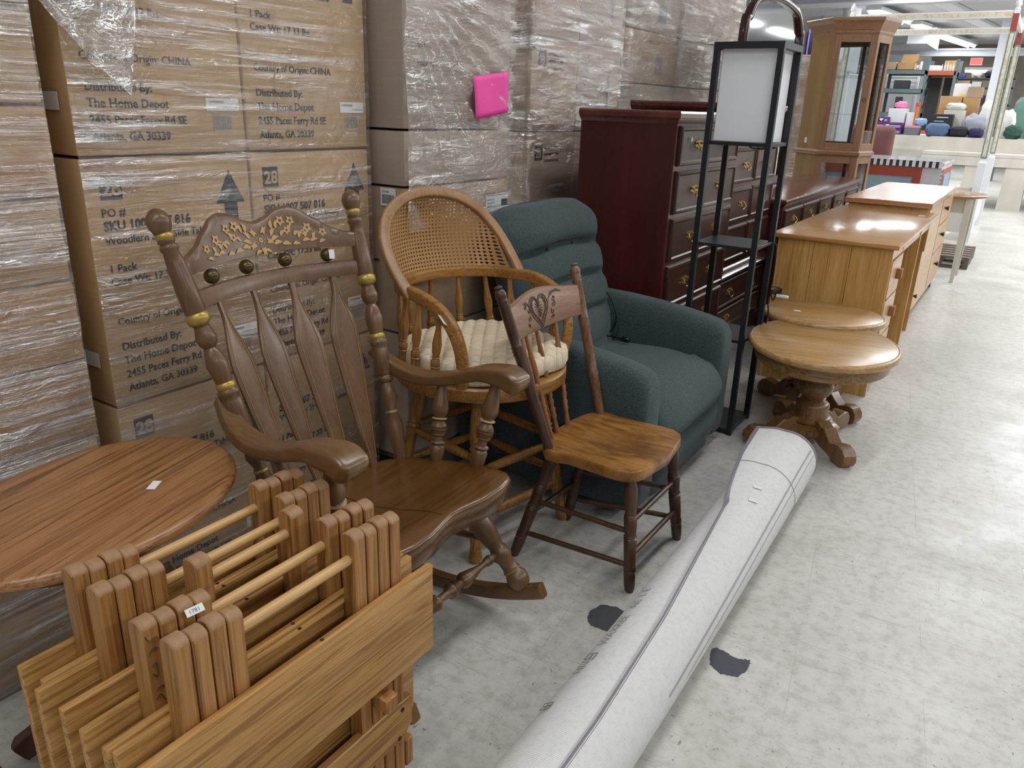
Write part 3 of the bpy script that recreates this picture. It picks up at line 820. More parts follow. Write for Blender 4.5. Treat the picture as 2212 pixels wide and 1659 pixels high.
    # arms ---------------------------------------------------------
    for sg in (-1, 1):
        C = [(-.140,.252,.702),(-.105,.262,.672),(-.060,.272,.650),(0,.282,.640),(.07,.290,.647),(.14,.296,.667),(.20,.300,.688),(.25,.302,.699),(.285,.302,.697),(.310,.302,.686)]
        D = [(.030,.034),(.040,.036),(.050,.036),(.058,.033),(.062,.031),(.066,.032),(.070,.036),(.074,.046),(.076,.054),(.076,.050)]
        pts = smoothpath([(f, sg*s, z-(.006 if i > 6 else 0)) for i, (f, s, z) in enumerate(C)], 4)
        dm = [(v.x, v.y) for v in smoothpath([(a, b, 0) for a, b in D], 4)]
        pts = list(pts); dm = list(dm)
        # rounded nose
        e = pts[-1]; dirn = (pts[-1]-pts[-3]).normalized()
        for k, (q, w_) in enumerate(((.008,.90),(.014,.70),(.0175,.40))): pts.append(e+dirn*q); dm.append((.072*(.5+.5*w_), .052*w_))
        bm = nb(); sweep(bm, pts, dm, (0, 0, 1), .34, 24); obj('arm', bm, M['rocker_arm'], t, ang=70)
        ap = [(0,.013),(.10,.019),(.19,.0205),(.215,.017),(.225,.014),(.24,.0205),(.26,.020),(.275,.013),(.33,.0125),(.345,.019),(.37,.0185),(.375,.021),(.40,.0225),(.405,.019),(.41,.023),(.44,.024),(.445,.019),(.45,.0225),(.475,.022),(.50,.018),(.535,.0125),(.55,.0185),(.575,.0135),(.60,.019),(.67,.0235),(.75,.0215),(.88,.0155),(1,.0135)]
        for (f0, s0, z0), (f1, s1, z1) in (((.225,.243,.440),(.245,.300,.672)), ((.095,.236,.425),(.075,.289,.634))):
            p0, p1 = Vector((f0, sg*s0, z0)), Vector((f1, sg*s1, z1)); d = p1-p0
            bm = nb(); lathe(bm, p0, p1, ap, 24); po = obj('arm_post', bm, M['rocker'], t, ang=60)
            bm = nb(); lathe(bm, p0+d*.545, p0+d*.568, [(0,.015),(.25,.0205),(.75,.0205),(1,.015)], 24); obj('gold_ring', bm, M['cream_paint'], po)
    # legs, rockers, stretchers ------------------------------------
    def rk(f): return .60*(f-.02)**2
    for sg in (-1, 1):
        pts = [Vector((f, sg*.271, rk(f)+.021)) for f in [-.44+.87*i/24 for i in range(25)]]
        bm = nb(); sweep(bm, pts, (.030, .042), (0, 0, 1), .35, 12)
        obj('rocker_runner', bm, M['rocker_arm'], t, ang=50)
    lp = [(0,.016),(.03,.026),(.075,.0315),(.12,.030),(.16,.022),(.175,.024),(.20,.021),(.27,.022),(.30,.028),(.36,.0245),(.40,.021),(.43,.024),(.55,.031),(.66,.031),(.74,.025),(.765,.0265),(.79,.022),(.80,.026),(.86,.029),(.93,.025),(1,.018)]
    for sg in (-1, 1):
        for (f0, z0, s0), (f1, z1, s1) in (((.372,rk(.372)+.035,.270),(.165,.392,.215)), ((-.255,rk(-.255)+.038,.268),(-.01,.378,.19))):
            p0, p1 = Vector((f0, sg*s0, z0)), Vector((f1, sg*s1, z1)); d = p1-p0
            bm = nb(); lathe(bm, p0, p1, lp, 24); lg = obj('leg', bm, M['rocker'], t, ang=60)
            for tt, r in ((.172,.0262),(.752,.0275)):
                bm = nb(); lathe(bm, p0+d*(tt-.006), p0+d*(tt+.006), [(0,r*.9),(.3,r),(.7,r),(1,r*.9)], 24); obj('gold_ring', bm, M['gold'], lg)
    sp = [(0,.0085),(.06,.009),(.08,.0135),(.095,.0135),(.105,.0095),(.115,.0125),(.13,.009),(.18,.0085),(.27,.017),(.32,.022),(.345,.018),(.352,.011),(.385,.010),(.40,.019),(.415,.012),(.43,.021),(.445,.021),(.46,.012),(.475,.0105),(.5,.0105)]
    sp = sp + [(1-a, b) for a, b in reversed(sp[:-1])]
    bm = nb(); lathe(bm, (.300, -.246, .205), (.300, .246, .205), sp, 24); obj('stretcher', bm, M['rocker'], t, ang=60)
    bm = nb(); lathe(bm, (-.16, -.23, .17), (-.16, .23, .17), sp, 20); obj('stretcher', bm, M['rocker'], t, ang=60)
    for sg in (-1, 1):
        bm = nb(); lathe(bm, (-.175, sg*.246, .19), (.285, sg*.246, .235), [(0,.008),(.2,.010),(.5,.016),(.8,.010),(1,.008)], 16); obj('stretcher', bm, M['rocker'], t)
rocker()

# ================================================================== CANE BARREL ARMCHAIR
def cane_mat():
    s = NT('woven_cane'); b = s.bsdf(rgb(196,150,92), .5, coat=.1)
    tc = s.n.new('ShaderNodeTexCoord'); mp = s.n.new('ShaderNodeMapping'); mp.inputs['Scale'].default_value = (34, 22, 1)
    s.link(tc.outputs['UV'], mp.inputs[0])
    sx = s.node('ShaderNodeSeparateXYZ'); s.link(mp.outputs[0], sx.inputs[0])
    fx = s.math('SUBTRACT', s.math('FRACT', sx.outputs[0]), .5); fy = s.math('SUBTRACT', s.math('FRACT', sx.outputs[1]), .5)
    ax, ay = s.math('ABSOLUTE', fx), s.math('ABSOLUTE', fy)
    m1 = s.math('MAXIMUM', ax, ay); m2 = s.math('MULTIPLY', s.math('ADD', ax, ay), .74)
    oc = s.math('MAXIMUM', m1, m2)
    hole = s.math('LESS_THAN', oc, .27)
    # strand colour / relief
    dg = s.math('SINE', s.math('MULTIPLY', s.math('ADD', sx.outputs[0], sx.outputs[1]), 12.566)); 
    col = s.mix(s.math('ADD', s.math('MULTIPLY', dg, .18), .4, True), rgb(166,118,62), rgb(206,160,102))
    col = s.mix(s.math('MULTIPLY', s.noise(s.coord('Object'), 9, 3), .5), col, rgb(150,104,56))
    s.link(col, b.inputs['Base Color'])
    s.bump(oc, .4, .003)
    tr = s.node('ShaderNodeBsdfTransparent'); mx = s.node('ShaderNodeMixShader')
    s.link(hole, mx.inputs[0]); s.link(b.outputs[0], mx.inputs[1]); s.link(tr.outputs[0], mx.inputs[2]); s.link(mx.outputs[0], s.out.inputs[0])
    return s.m
M['cane'] = cane_mat()
def quilt_mat():
    s = NT('quilted_cream_fabric'); b = s.bsdf(rgb(224,206,178), .85, sheen=.3, spec=.25)
    v = s.coord('Object')
    c = s.ramp(s.noise(v, 7, 5, .6), [(.3, rgb(204,184,152)), (.6, rgb(228,211,184))]); s.link(c, b.inputs['Base Color'])
    sx = s.node('ShaderNodeSeparateXYZ'); s.link(v, sx.inputs[0])
    p = s.math('ABSOLUTE', s.math('SINE', s.math('MULTIPLY', s.math('ADD', sx.outputs[0], sx.outputs[1]), 58)))
    q = s.math('ABSOLUTE', s.math('SINE', s.math('MULTIPLY', s.math('SUBTRACT', sx.outputs[0], sx.outputs[1]), 58)))
    s.bump(s.math('POWER', s.math('MULTIPLY', p, q), .35), .8, .008); return s.m
M['cream_fabric'] = quilt_mat()
def barrel():
    t = thing('cane_armchair', 'oak barrel armchair with tall woven cane back beside the recliner', 'armchair', (-1.370, 1.940, 0), -.217)
    ZT, RR = .57, .278
    # seat ring
    bm = nb(); N = 64; rings = []
    for i in range(N):
        a = 2*math.pi*i/N; c, s_ = math.cos(a), math.sin(a)
        prof = [(RR-.045,ZT-.042),(RR-.004,ZT-.044),(RR,ZT-.036),(RR,ZT-.006),(RR-.005,ZT),(RR-.055,ZT),(RR-.06,ZT-.006)]
        rings.append([Vector((r*c, r*s_, z)) for r, z in prof])
    ring_loft(bm, rings, False, True); bmesh.ops.recalc_face_normals(bm, faces=bm.faces)
    obj('seat_frame', bm, M['oak_gold_h'], t)
    bm = nb(); lathe(bm, (0,0,ZT-.034), (0,0,ZT-.008), [(0,RR-.05),(1,RR-.05)], 48); obj('seat', bm, M['oak_gold_h'], t)
    # arm bow : one long bent rail from the seat over the arms and round the back
    def bow(sg):
        return [(.150,sg*.212,ZT-.01),(.166,sg*.222,.63),(.163,sg*.230,.69),(.138,sg*.236,.745),(.092,sg*.240,.785),(.03,sg*.240,.806),(-.035,sg*.236,.814),(-.095,sg*.222,.812)]
    back = [(-.095-.165*math.sin(a), .222*math.cos(a), .812-.004*math.sin(a)) for a in [math.pi*k/12 for k in range(1, 12)]]
    P = bow(1) + back + list(reversed(bow(-1)))
    pts = smoothpath(P, 4)
    ups = []
    for p in pts:
        ctr = Vector((-.0, 0, p.z)); 
        out = Vector((p.x+.02, p.y, 0)).normalized()
        # broad face outward-up for arms
        w_ = max(0, min(1, (p.z-.60)/.18))
        ups.append(out)
    bm = nb(); sweep(bm, pts, (.036, .030), ups, .4, 16); arm = obj('arm_bow', bm, M['oak_gold_h'], t, ang=60)
    sticker(arm, (.118, -.256, .772), (.72, 0, -.60), (-.2, -.75, .55), .034, .018)
    # tall back hoop
    H = [(-.055,.236,.800),(-.105,.243,.850),(-.155,.243,.905),(-.200,.228,.960),(-.238,.190,1.015),(-.262,.125,1.056),(-.275,.06,1.073),(-.279,0,1.078)]
    Pf = H + [(x, -y, z) for x, y, z in reversed(H[:-1])]
    hp = smoothpath(Pf, 5)
    n = Vector((.86, 0, .5))
    ups = []
    for p in hp:
        cc = Vector((-.17-.04, 0, .88)); o_ = (p-cc); o_ -= n.normalized()*o_.dot(n.normalized()); ups.append(o_.normalized())
    bm = nb(); sweep(bm, hp, (.020, .036), ups, .4, 14); obj('back_hoop', bm, M['oak_bow'], t, ang=60)
    # cane panel : from rear bow up to the hoop
    bm = nb(); uvl = bm.loops.layers.uv.new('UVMap')
    hpp = [p for p in hp]; L = len(hpp)-1
    def hoop_at(w):   # w -1..1 lateral -> point on hoop (inner)
        k = (1-w)/2*L; i = min(int(k), L-1); return hpp[i].lerp(hpp[i+1], k-i)
    def rail_at(w):
        a = math.acos(max(-1, min(1, w))); return Vector((-.095-.165*math.sin(a), .222*math.cos(a), .822))
    nu, nv = 48, 26
    vs = []
    for i in range(nu+1):
        y = -.222+.444*i/nu
        # find hoop height at lateral y by scanning
        best = None
        for k in range(L):
            a, b_ = hpp[k], hpp[k+1]
            if (a.y-y)*(b_.y-y) <= 0 and abs(a.y-b_.y) > 1e-6 and a.z > .83:
                q = (a.y-y)/(a.y-b_.y); p = a.lerp(b_, q)
                if best is None or p.z > best.z: best = p
        r_ = rail_at(y/.2221)
        if best is None: best = Vector((-.13, y, .87))
        row = []
        for j in range(nv+1):
            v = j/nv; p = r_.lerp(best, v); p.x -= .022*math.sin(math.pi*v)*(1-(y/.23)**2)
            row.append((bm.verts.new(p), (y+.222)/.444, (p.z-.82)/.26))
        vs.append(row)
    for i in range(nu):
        for j in range(nv):
            q = (vs[i][j], vs[i+1][j], vs[i+1][j+1], vs[i][j+1])
            f = bm.faces.new([a[0] for a in q])
            for lp, a in zip(f.loops, q): lp[uvl].uv = (a[1], a[2])
    obj('cane_panel', bm, M['cane'], t)
    # spindles
    spf = [(0,.008),(.08,.009),(.20,.0105),(.26,.012),(.275,.0145),(.29,.011),(.30,.0135),(.36,.0145),(.40,.010),(.41,.0135),(.42,.010),(.50,.013),(.60,.0145),(.72,.011),(.80,.0085),(1,.008)]
    arms_t = []
    for sg in (-1, 1):
        arms_t += [((.070, sg*.254, ZT-.01), (.085, sg*.242, .778)), ((-.015, sg*.263, ZT-.01), (-.012, sg*.240, .800)), ((-.100, sg*.244, ZT-.01), (-.105, sg*.219, .800))]
    for a in (35, 62, 90, 118, 145):
        c, s_ = math.cos(R(a)), math.sin(R(a))
        arms_t.append(((-.005-.257*s_, .238*c, ZT-.01), (-.095-.165*s_, .222*c, .800)))
    for p0, p1 in arms_t:
        bm = nb(); lathe(bm, p0, p1, spf, 14); obj('spindle', bm, M['oak_gold'], t, ang=60)
    # legs + stretchers
    lg = [(0,.014),(.03,.022),(.06,.019),(.10,.017),(.30,.0235),(.50,.019),(.56,.0175),(.60,.023),(.615,.019),(.63,.024),(.645,.019),(.66,.0245),(.675,.020),(.72,.024),(.85,.021),(1,.017)]
    feet = {}
    for (a, s_) in ((1,-1),(1,1),(-1,-1),(-1,1)):
        p0, p1 = Vector((a*.215, s_*.205, 0)), Vector((a*.125, s_*.125, ZT-.035)); feet[(a, s_)] = (p0, p1)
        bm = nb(); lathe(bm, p0, p1, lg, 20); obj('leg', bm, M['oak_gold'], t, ang=60)
    st = []
    for k in range(0, 41):
        u = k/40; r = .0085+.0055*math.sin(math.pi*u)
        if k % 2: r += .0028
        st.append((u, r))
    for (A, B_, hs) in (((1,-1),(1,1),(.15,.30)), ((-1,-1),(-1,1),(.22,.36)), ((1,-1),(-1,-1),(.20,.34)), ((1,1),(-1,1),(.20,.34))):
        for h in hs:
            a = feet[A][0].lerp(feet[A][1], h/ZT); b_ = feet[B_][0].lerp(feet[B_][1], h/ZT)
            bm = nb(); lathe(bm, a, b_, st, 14); obj('stretcher', bm, M['oak_gold'], t, ang=60)
    # cushion : its own thing
    bm = nb(); NR, NA = 24, 180; ringsv = []
    def rad(a):  # rounded square outline
        c, s_ = abs(math.cos(a)), abs(math.sin(a)); return .238/((c**3.0+s_**3.0)**(1/3.0))
    def top(r, a, R0):
        x, y = r*math.cos(a), r*math.sin(a); e = r/R0
        q = abs(math.sin((x+y)*58))**.35*abs(math.sin((x-y)*58))**.35
        dome = .030*(1-e**4)
        return ZT+.058+dome*1.0+.012*(q-.5)*(1 if e < .93 else 0)
    allr = []
    for i in range(NR*2+1):
        e = i/(NR*2)
        if e == 0: e = .003
        allr.append([Vector((min(rad(a), .276)*e*math.cos(a), min(rad(a), .276)*e*math.sin(a), top(min(rad(a), .276)*e, a, min(rad(a), .276)))) for a in [2*math.pi*k/NA for k in range(NA)]])
    for (e, z) in ((1.015,ZT+.046),(1.02,ZT+.024),(.99,ZT+.006),(.96,ZT+.001),(.5,ZT+.001),(.01,ZT+.001)):
        allr.append([Vector((min(rad(a), .276)*e*math.cos(a), min(rad(a), .276)*e*math.sin(a), z+.003*math.sin(7*a))) for a in [2*math.pi*k/NA for k in range(NA)]])
    ring_loft(bm, allr); bmesh.ops.recalc_face_normals(bm, faces=bm.faces)
    o = obj('seat_cushion', bm, M['cream_fabric'], None, ang=180); o.location = (-1.370+.01, 1.940, .001); o.rotation_euler = (0,0,-.217)
    tag(o, 'thick quilted cream seat cushion lying on the cane armchair', 'cushion')
barrel()

# ================================================================== PRESS BACK CHAIR
def press_seat_mat():
    s = NT('worn_amber_seat'); b = s.bsdf(rgb(160,100,40), .36, coat=.4, coatr=.2)
    v = s.coord('Object', (9, 42, 9)); n = s.noise(v, 1., 5, .6, .8)
    c = s.ramp(n, [(.25, rgb(96,58,22)), (.5, rgb(146,98,42)), (.75, rgb(178,128,62))])
    # block pattern of boards
    vb = s.coord('Object', (6.5, 13, 1)); sn = s.node('ShaderNodeVectorMath', operation='FLOOR'); s.link(vb, sn.inputs[0])
    wn = s.node('ShaderNodeTexWhiteNoise'); s.link(sn.outputs[0], wn.inputs[0])
    tone = s.ramp(wn.outputs['Value'], [(0, (.80,.78,.75)), (.5, (1,1,1)), (1, (1.12,1.12,1.1))])
    c = s.mix(.8, c, tone, 'MULTIPLY')
    w = s.ramp(s.noise(s.coord('Object'), 7, 4, .6), [(.46, (0,0,0)), (.64, (1,1,1))])
    c = s.mix(s.math('MULTIPLY', w, .6), c, rgb(84,52,28)); s.link(c, b.inputs['Base Color']); return s.m
M['press_seat'] = press_seat_mat()
def press_chair():
    t = thing('pressback_chair', 'small antique side chair with carved heart crest and amber seat', 'chair', (-.996, 1.991, 0), R(.7))
    ZS = .398
    half = [(0,-.090),(.06,-.088),(.12,-.078),(.165,-.062),(.190,-.040),(.192,-.012),(.180,.03),(.181,.07),(.185,.12),(.190,.18),(.186,.215),(.165,.245),(.135,.258),(.07,.266),(0,.276)]
    outl = half + [(-s, f) for s, f in reversed(half[1:-1])]
    n = len(outl); bm = nb(); c0 = .09; vr = []
    def zz(s, f): 
        e = (s/.15)**2+((f-.10)/.14)**2
        return ZS-.010*max(0, 1-e)
    for k in (.001,.25,.5,.7,.85,.95,.985,1.0):
        vr.append([bm.verts.new((c0+(f-c0)*k, s*k, zz(s*k, c0+(f-c0)*k)-(.004 if k == 1 else 0))) for s, f in outl])
    for k, dz in ((1.004,.010),(1.004,.026),(.985,.034),(.9,.036)):
        vr.append([bm.verts.new((c0+(f-c0)*k, s*k, ZS-dz)) for s, f in outl])
    for a, b in zip(vr[:-1], vr[1:]):
        for j in range(n): bm.faces.new((a[j], a[(j+1) % n], b[(j+1) % n], b[j]))
    bm.faces.new(list(reversed(vr[0]))); bm.faces.new(vr[-1]); bmesh.ops.recalc_face_normals(bm, faces=bm.faces)
    obj('seat', bm, M['press_seat'], t, ang=45)
    k_ = -.328
    def B(s, z, off=0): return Vector((-.194+k_*(z-.855)+off-.02*(1-min(1, (s/.2)**2)), s, z))
    pp = [(0,.013),(.05,.0155),(.28,.0175),(.30,.0185),(.32,.0165),(.60,.0155),(.61,.0185),(.62,.0155),(.63,.0185),(.64,.0155),(.65,.0185),(.66,.016),(.72,.0165),(.88,.0155),(.89,.0175),(.90,.0145),(.91,.0175),(.92,.0145),(.935,.0165),(.955,.0175),(.975,.0125),(.982,.0085),(.988,.0125),(.995,.0115),(1,.006)]
    for sg in (-1, 1):
        z1 = .872; p0 = Vector((-.032, sg*.168, .375)); p1 = Vector((-.2, sg*.225, z1))
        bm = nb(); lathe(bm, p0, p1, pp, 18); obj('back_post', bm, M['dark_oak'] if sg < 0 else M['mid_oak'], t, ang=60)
    # crest
    bm = nb(); rings = []
    for i in range(29):
        s = -.202+.404*i/28; zb = .713+.0*s; zt = .820+.010*math.cos(s/.2*math.pi*.9)*1.0-.004
        rings.append([B(s, zb, -.008), B(s, zb, .006), B(s, zb+.004, .009), B(s, (zb+zt)/2, .010), B(s, zt-.004, .009), B(s, zt, .006), B(s, zt, -.008)])
    ring_loft(bm, rings); bmesh.ops.recalc_face_normals(bm, faces=bm.faces)
    crest = obj('crest_rail', bm, M['crest_oak'], t, ang=45)
    # carved heart and scrolls
    bm = nb()
    def T(pts, r=.0013): tube(bm, [B(a, b, .0108) for a, b in pts], r, 5)
    def heart(sc, cz=.772, cs=-.03):
        P = []
        for i in range(49):
            a = 2*math.pi*i/48
            x = 16*math.sin(a)**3/17; y = (13*math.cos(a)-5*math.cos(2*a)-2*math.cos(3*a)-math.cos(4*a))/17
            P.append((cs+x*sc, cz+y*sc*1.05))
        return P
    T(heart(.042)); T(heart(.048)); T(heart(.058, .769))
    for k in range(15):
        a = -math.pi*.95+k/14*math.pi*1.9
        T([(-.03, .775), (-.03+.022*math.sin(a), .775+.024*math.cos(a)*(1 if abs(a) < 2.4 else 1.15))], .0011)
    for k in range(12):
        a = math.pi*.35+k/11*math.pi*1.3; 
        T([(-.03+.032*math.sin(a), .772+.034*math.cos(a)), (-.03+.0405*math.sin(a), .772+.043*math.cos(a))], .0009)
    def scroll(s0, z0, sg, sc, turns=1.2, a0=0):
        P = []
        for i in range(26):
            u = i/25; a = a0+sg*u*turns*2*math.pi; r = sc*(1-u*.85); P.append((s0+r*math.cos(a), z0+r*math.sin(a)))
        T(P, .0013)
    for (a, b, sg, sc, a0) in ((.045,.752,1,.010,2),(.056,.772,-1,.010,1),(.042,.738,1,.008,3),(.062,.79,1,.009,3.4),(-.098,.755,-1,.009,1),(-.092,.775,1,.009,.5),(-.104,.738,1,.007,2),(-.112,.79,-1,.009,2)):
        scroll(a, b, sg, sc, 1.1, a0)
    for q in range(5):
        T([(.01+.006*q, .758+.008*q), (.028+.006*q, .785+.006*q), (.055+.006*q, .803+.002*q), (.085+.006*q, .815-.003*q)], .0011)
        T([(-.065-.006*q, .758+.008*q), (-.078-.006*q, .785+.005*q), (-.100-.005*q, .803)], .0011)
    obj('heart_carving', bm, M['dark_oak'], crest, False)
    # spindles (fan)
    spf = [(0,.0075),(.06,.009),(.12,.0075),(.16,.006),(.20,.0095),(.22,.0065),(.26,.0095),(.28,.006),(.33,.010),(.36,.0065),(.40,.0095),(.42,.006),(.44,.0085),(.50,.0065),(.62,.0095),(.72,.010),(.85,.007),(1,.006)]
    for s0, s1 in ((-.146,-.166),(-.108,-.128),(-.058,-.056),(.014,.060)):
        bm = nb(); lathe(bm, (-.052-.022*(1-(s0/.15)**2), s0, ZS-.012), B(s1, .717), spf, 12); obj('spindle', bm, M['spindle_oak'], t, ang=60)
    lp = [(0,.0125),(.05,.0165),(.15,.018),(.18,.0165),(.19,.019),(.20,.0165),(.215,.019),(.23,.0165),(.30,.018),(.46,.019),(.47,.0165),(.48,.0195),(.49,.0165),(.50,.0195),(.515,.0165),(.60,.019),(.66,.0195),(.67,.0165),(.68,.0195),(.69,.0165),(.76,.017),(.86,.021),(.92,.019),(.96,.0145),(1,.014)]
    F = {}
    for key, p0, p1 in (('fl',(.250,-.153,0),(.222,-.150,.365)),('fr',(.257,.213,0),(.222,.158,.365)),('bl',(-.137,-.188,0),(-.045,-.118,.365)),('br',(-.110,.112,0),(-.045,.118,.365))):
        F[key] = (Vector(p0), Vector(p1)); bm = nb(); lathe(bm, p0, p1, lp, 18); obj('leg', bm, M['dark_oak'], t, ang=60)
    def rung(a, b, h, r=.0085):
        p, q = F[a][0].lerp(F[a][1], h/.365), F[b][0].lerp(F[b][1], h/.365)
        bm = nb(); lathe(bm, p, q, [(0,r*.75),(.1,r),(.9,r),(1,r*.75)], 12); obj('rung', bm, M['dark_oak'], t)
    for h in (.115,.225): rung('fl','fr',h)
    for h in (.085,.195): rung('fl','bl',h); rung('fr','br',h)
    rung('bl','br',.15)
press_chair()

# ================================================================== RECLINER
def fabric_mat():
    s = NT('teal_grey_upholstery'); b = s.bsdf(rgb(60,74,76), .95, sheen=.12, spec=.2)
    b.inputs['Sheen Roughness'].default_value = .5
    v = s.coord('Object')
    a = s.noise(v, 420, 3, .7); c = s.ramp(a, [(.36, rgb(30,40,43)), (.5, rgb(60,74,77)), (.66, rgb(94,108,108))])
    d = s.noise(v, 5, 4, .5); c = s.mix(s.math('MULTIPLY', d, .25), c, rgb(78,92,92)); s.link(c, b.inputs['Base Color'])
    s.bump(a, .5, .0025); return s.m
M['teal'] = fabric_mat()
M['teal_seam'] = plain('dark_teal_piping', rgb(30,40,42), .9)
def soft_box(bm, x0, x1, y0, y1, z0, z1, r, seg=6):
    box(bm, x0, x1, y0, y1, z0, z1, r, seg)
def recliner():
    t = thing('recliner', 'dark teal upholstered recliner armchair with tufted back', 'recliner', (-1.292, 2.655, 0), R(1.0))
    # base skirt
    bm = nb(); soft_box(bm, -.36, .355, -.39, .39, .045, .30, .04, 4); obj('base', bm, M['teal'], t, ang=70)
    # seat cushion with rounded front that folds into the footrest
    bm = nb()
    prof = [(-.26,.405),(-.10,.415),(.05,.425),(.18,.430),(.29,.420),(.37,.392),(.42,.345),(.435,.295),(.42,.25),(.395,.235)]
    prof = [(v.x, v.y) for v in smoothpath([(a, b, 0) for a, b in prof], 5)]
    rings = []
    for f, z in prof:
        rg = []
        NW = 20
        for j in range(NW+1):
            u = -1+2*j/NW; e = abs(u)**5
            rg.append((f-.03*e*(1 if f > .2 else 0), u*(.312 if f < .36 else .330), z-.022*e*(1 if f <= .3 else .5)+.006*math.sin(math.pi*(u+1)/2)))
        rings.append(rg)
    vs = [[bm.verts.new(p) for p in rg] for rg in rings]
    low = [[bm.verts.new((min(p[0], .36)-.0, p[1], .22)) for p in (rg[0], rg[-1])] for rg in rings]
    for a, b in zip(vs, vs[1:]):
        for j in range(len(a)-1): bm.faces.new((a[j], a[j+1], b[j+1], b[j]))
    for i in range(len(vs)-1):
        bm.faces.new((vs[i][0], vs[i+1][0], low[i+1][0], low[i][0])); bm.faces.new((vs[i][-1], low[i][1], low[i+1][1], vs[i+1][-1]))
    bmesh.ops.remove_doubles(bm, verts=bm.verts, dist=.0005)
    bmesh.ops.recalc_face_normals(bm, faces=bm.faces); seat = obj('seat_cushion', bm, M['teal'], t, ang=75)
    # footrest panel
    bm = nb(); rings = []
    for i in range(17):
        u = i/16; z = .262-.222*u; f = .385+.040*math.sin(math.pi*min(1, u*1.15))**.8*(1-.35*u)
        rings.append([Vector((f-(.035 if abs(q) > .98 else .012 if abs(q) > .9 else 0), q*.335, z)) for q in (-1,-.93,-.8,-.4,0,.4,.8,.93,1)] + [Vector((.33, q*.335, z)) for q in (1, -1)])
    ring_loft(bm, rings); bmesh.ops.recalc_face_normals(bm, faces=bm.faces); obj('footrest', bm, M['teal'], t, ang=60)
    # arms
    for sg in (-1, 1):
        bm = nb(); rings = []; yc = sg*.394
        for f, z1, wd, z0 in ((-.36,.50,.10,.12),(-.345,.575,.14,.06),(-.30,.598,.162,.05),(-.18,.600,.168,.045),(-.05,.596,.170,.045),(.08,.586,.172,.045),(.20,.572,.172,.045),(.30,.556,.172,.045),(.355,.543,.170,.045),(.382,.528,.162,.05),(.398,.50,.146,.06),(.404,.46,.12,.09)):
            rg = []; hh = (z1-z0)/2; zc = (z1+z0)/2; NSG = 32
            for k in range(NSG):
                a = 2*math.pi*(k+.5)/NSG; c, s_ = math.cos(a), math.sin(a)
                e = .5 if s_ > 0 else .22
                yy = wd/2*math.copysign(abs(c)**(.46 if s_ > 0 else .2), c); z = zc+hh*math.copysign(abs(s_)**(.40 if s_ > 0 else .2), s_)
                rg.append(Vector((f-.012, yc+yy*.88, z)))
            rings.append(rg)
        # densify
        rr = []
        for i in range(len(rings)-1):
            for q in range(3): rr.append([rings[i][k].lerp(rings[i+1][k], q/3) for k in range(len(rings[i]))])
        rr.append(rings[-1])
        ring_loft(bm, rr); bmesh.ops.recalc_face_normals(bm, faces=bm.faces)
        arm = obj('arm', bm, M['teal'], t, ang=75)
    # back
    bm = nb(); rings = []; NZ = 74; NSG = 72
    def lean(z): return -.150-.28*(z-.42)-.06*(z-.42)**2
    for i in range(NZ+1):
        u = i/NZ; z = .36+.630*u
        wd = .345+.030*math.sin(min(1, u/.75)*math.pi*.5)
        if u < .36: wd -= .045*(1-u/.36)**.7
        crown = max(0, (u-.86)/.14); wd *= (1-.26*crown**2.6)
        dp = .074*(1-.72*crown**2.4) if crown > 0 else .074
        rg = []
        for k in range(NSG):
            a = 2*math.pi*k/NSG; c, s_ = math.cos(a), math.sin(a)
            y = wd*math.copysign(abs(s_)**.55, s_); x = dp*math.copysign(abs(c)**.7, c)
            if c > 0:   # front: horizontal channels, tufts, central seam
                ch = 0
                for zc, am in ((.570,.016),(.700,.030),(.830,.038)):
                    sag = zc+.018*math.cos(y/.3*math.pi*.5)-.010
                    ch -= am*math.exp(-((z-sag)/.017)**2)*(.70+.5*abs(math.cos(y*3.1416/.19)))
                ch += .016*abs(math.sin((z-.44)*math.pi/.132))**.6 if z < .835 else .040*math.sin(min(1, (z-.83)/.09)*math.pi*.5)
                bp = -.012*math.exp(-(y/.010)**2)*(1 if z > .86 else 0)
                x += (ch+bp)*c**.35*(1-(abs(y)/wd)**6*.8)
            rg.append(Vector((lean(z)+x+.01, y, z+.010*(1-(y/.3)**2)*u)))
        rings.append(rg)
    ring_loft(bm, rings); bmesh.ops.recalc_face_normals(bm, faces=bm.faces)
    bk = obj('backrest', bm, M['teal'], t, ang=80)
    for s_, z in ((-.10,.705),(.10,.705),(-.10,.835),(.10,.835)):
        bm = nb(); bmesh.ops.create_uvsphere(bm, u_segments=12, v_segments=8, radius=.009, matrix=Matrix.Translation((lean(z)+.070, s_, z))); obj('button', bm, M['teal'], bk)
    bm = nb()
    for (y, z, a) in ((-.265,.960,.5),(-.225,.966,.4),(-.270,.932,.4),(-.232,.936,.4)):
        tube(bm, [(lean(z)+.058+.0*q, y+.026*(q-.5), z+.008*math.sin(math.pi*q)+.004) for q in [i/6 for i in range(7)]], .0022, 6)
    obj('fabric_fold', bm, M['teal_seam'], bk)
    sticker(bk, (lean(.97)+.060, -.165, .972), (.1, 1, -.1), (-.8, .1, .6), .022, .014)
    bm = nb(); bmesh.ops.create_uvsphere(bm, u_segments=14, v_segments=8, radius=.012, matrix=Matrix.Translation((.055, -.475, .30))); obj('lever_button', bm, M['black'], t)
    # small round feet
    for f in (-.3, .3):
        for s_ in (-.32, .32):
            bm = nb(); lathe(bm, (f, s_, 0), (f, s_, .05), [(0,.02),(1,.024)], 14); obj('foot', bm, M['black'], t)
recliner()
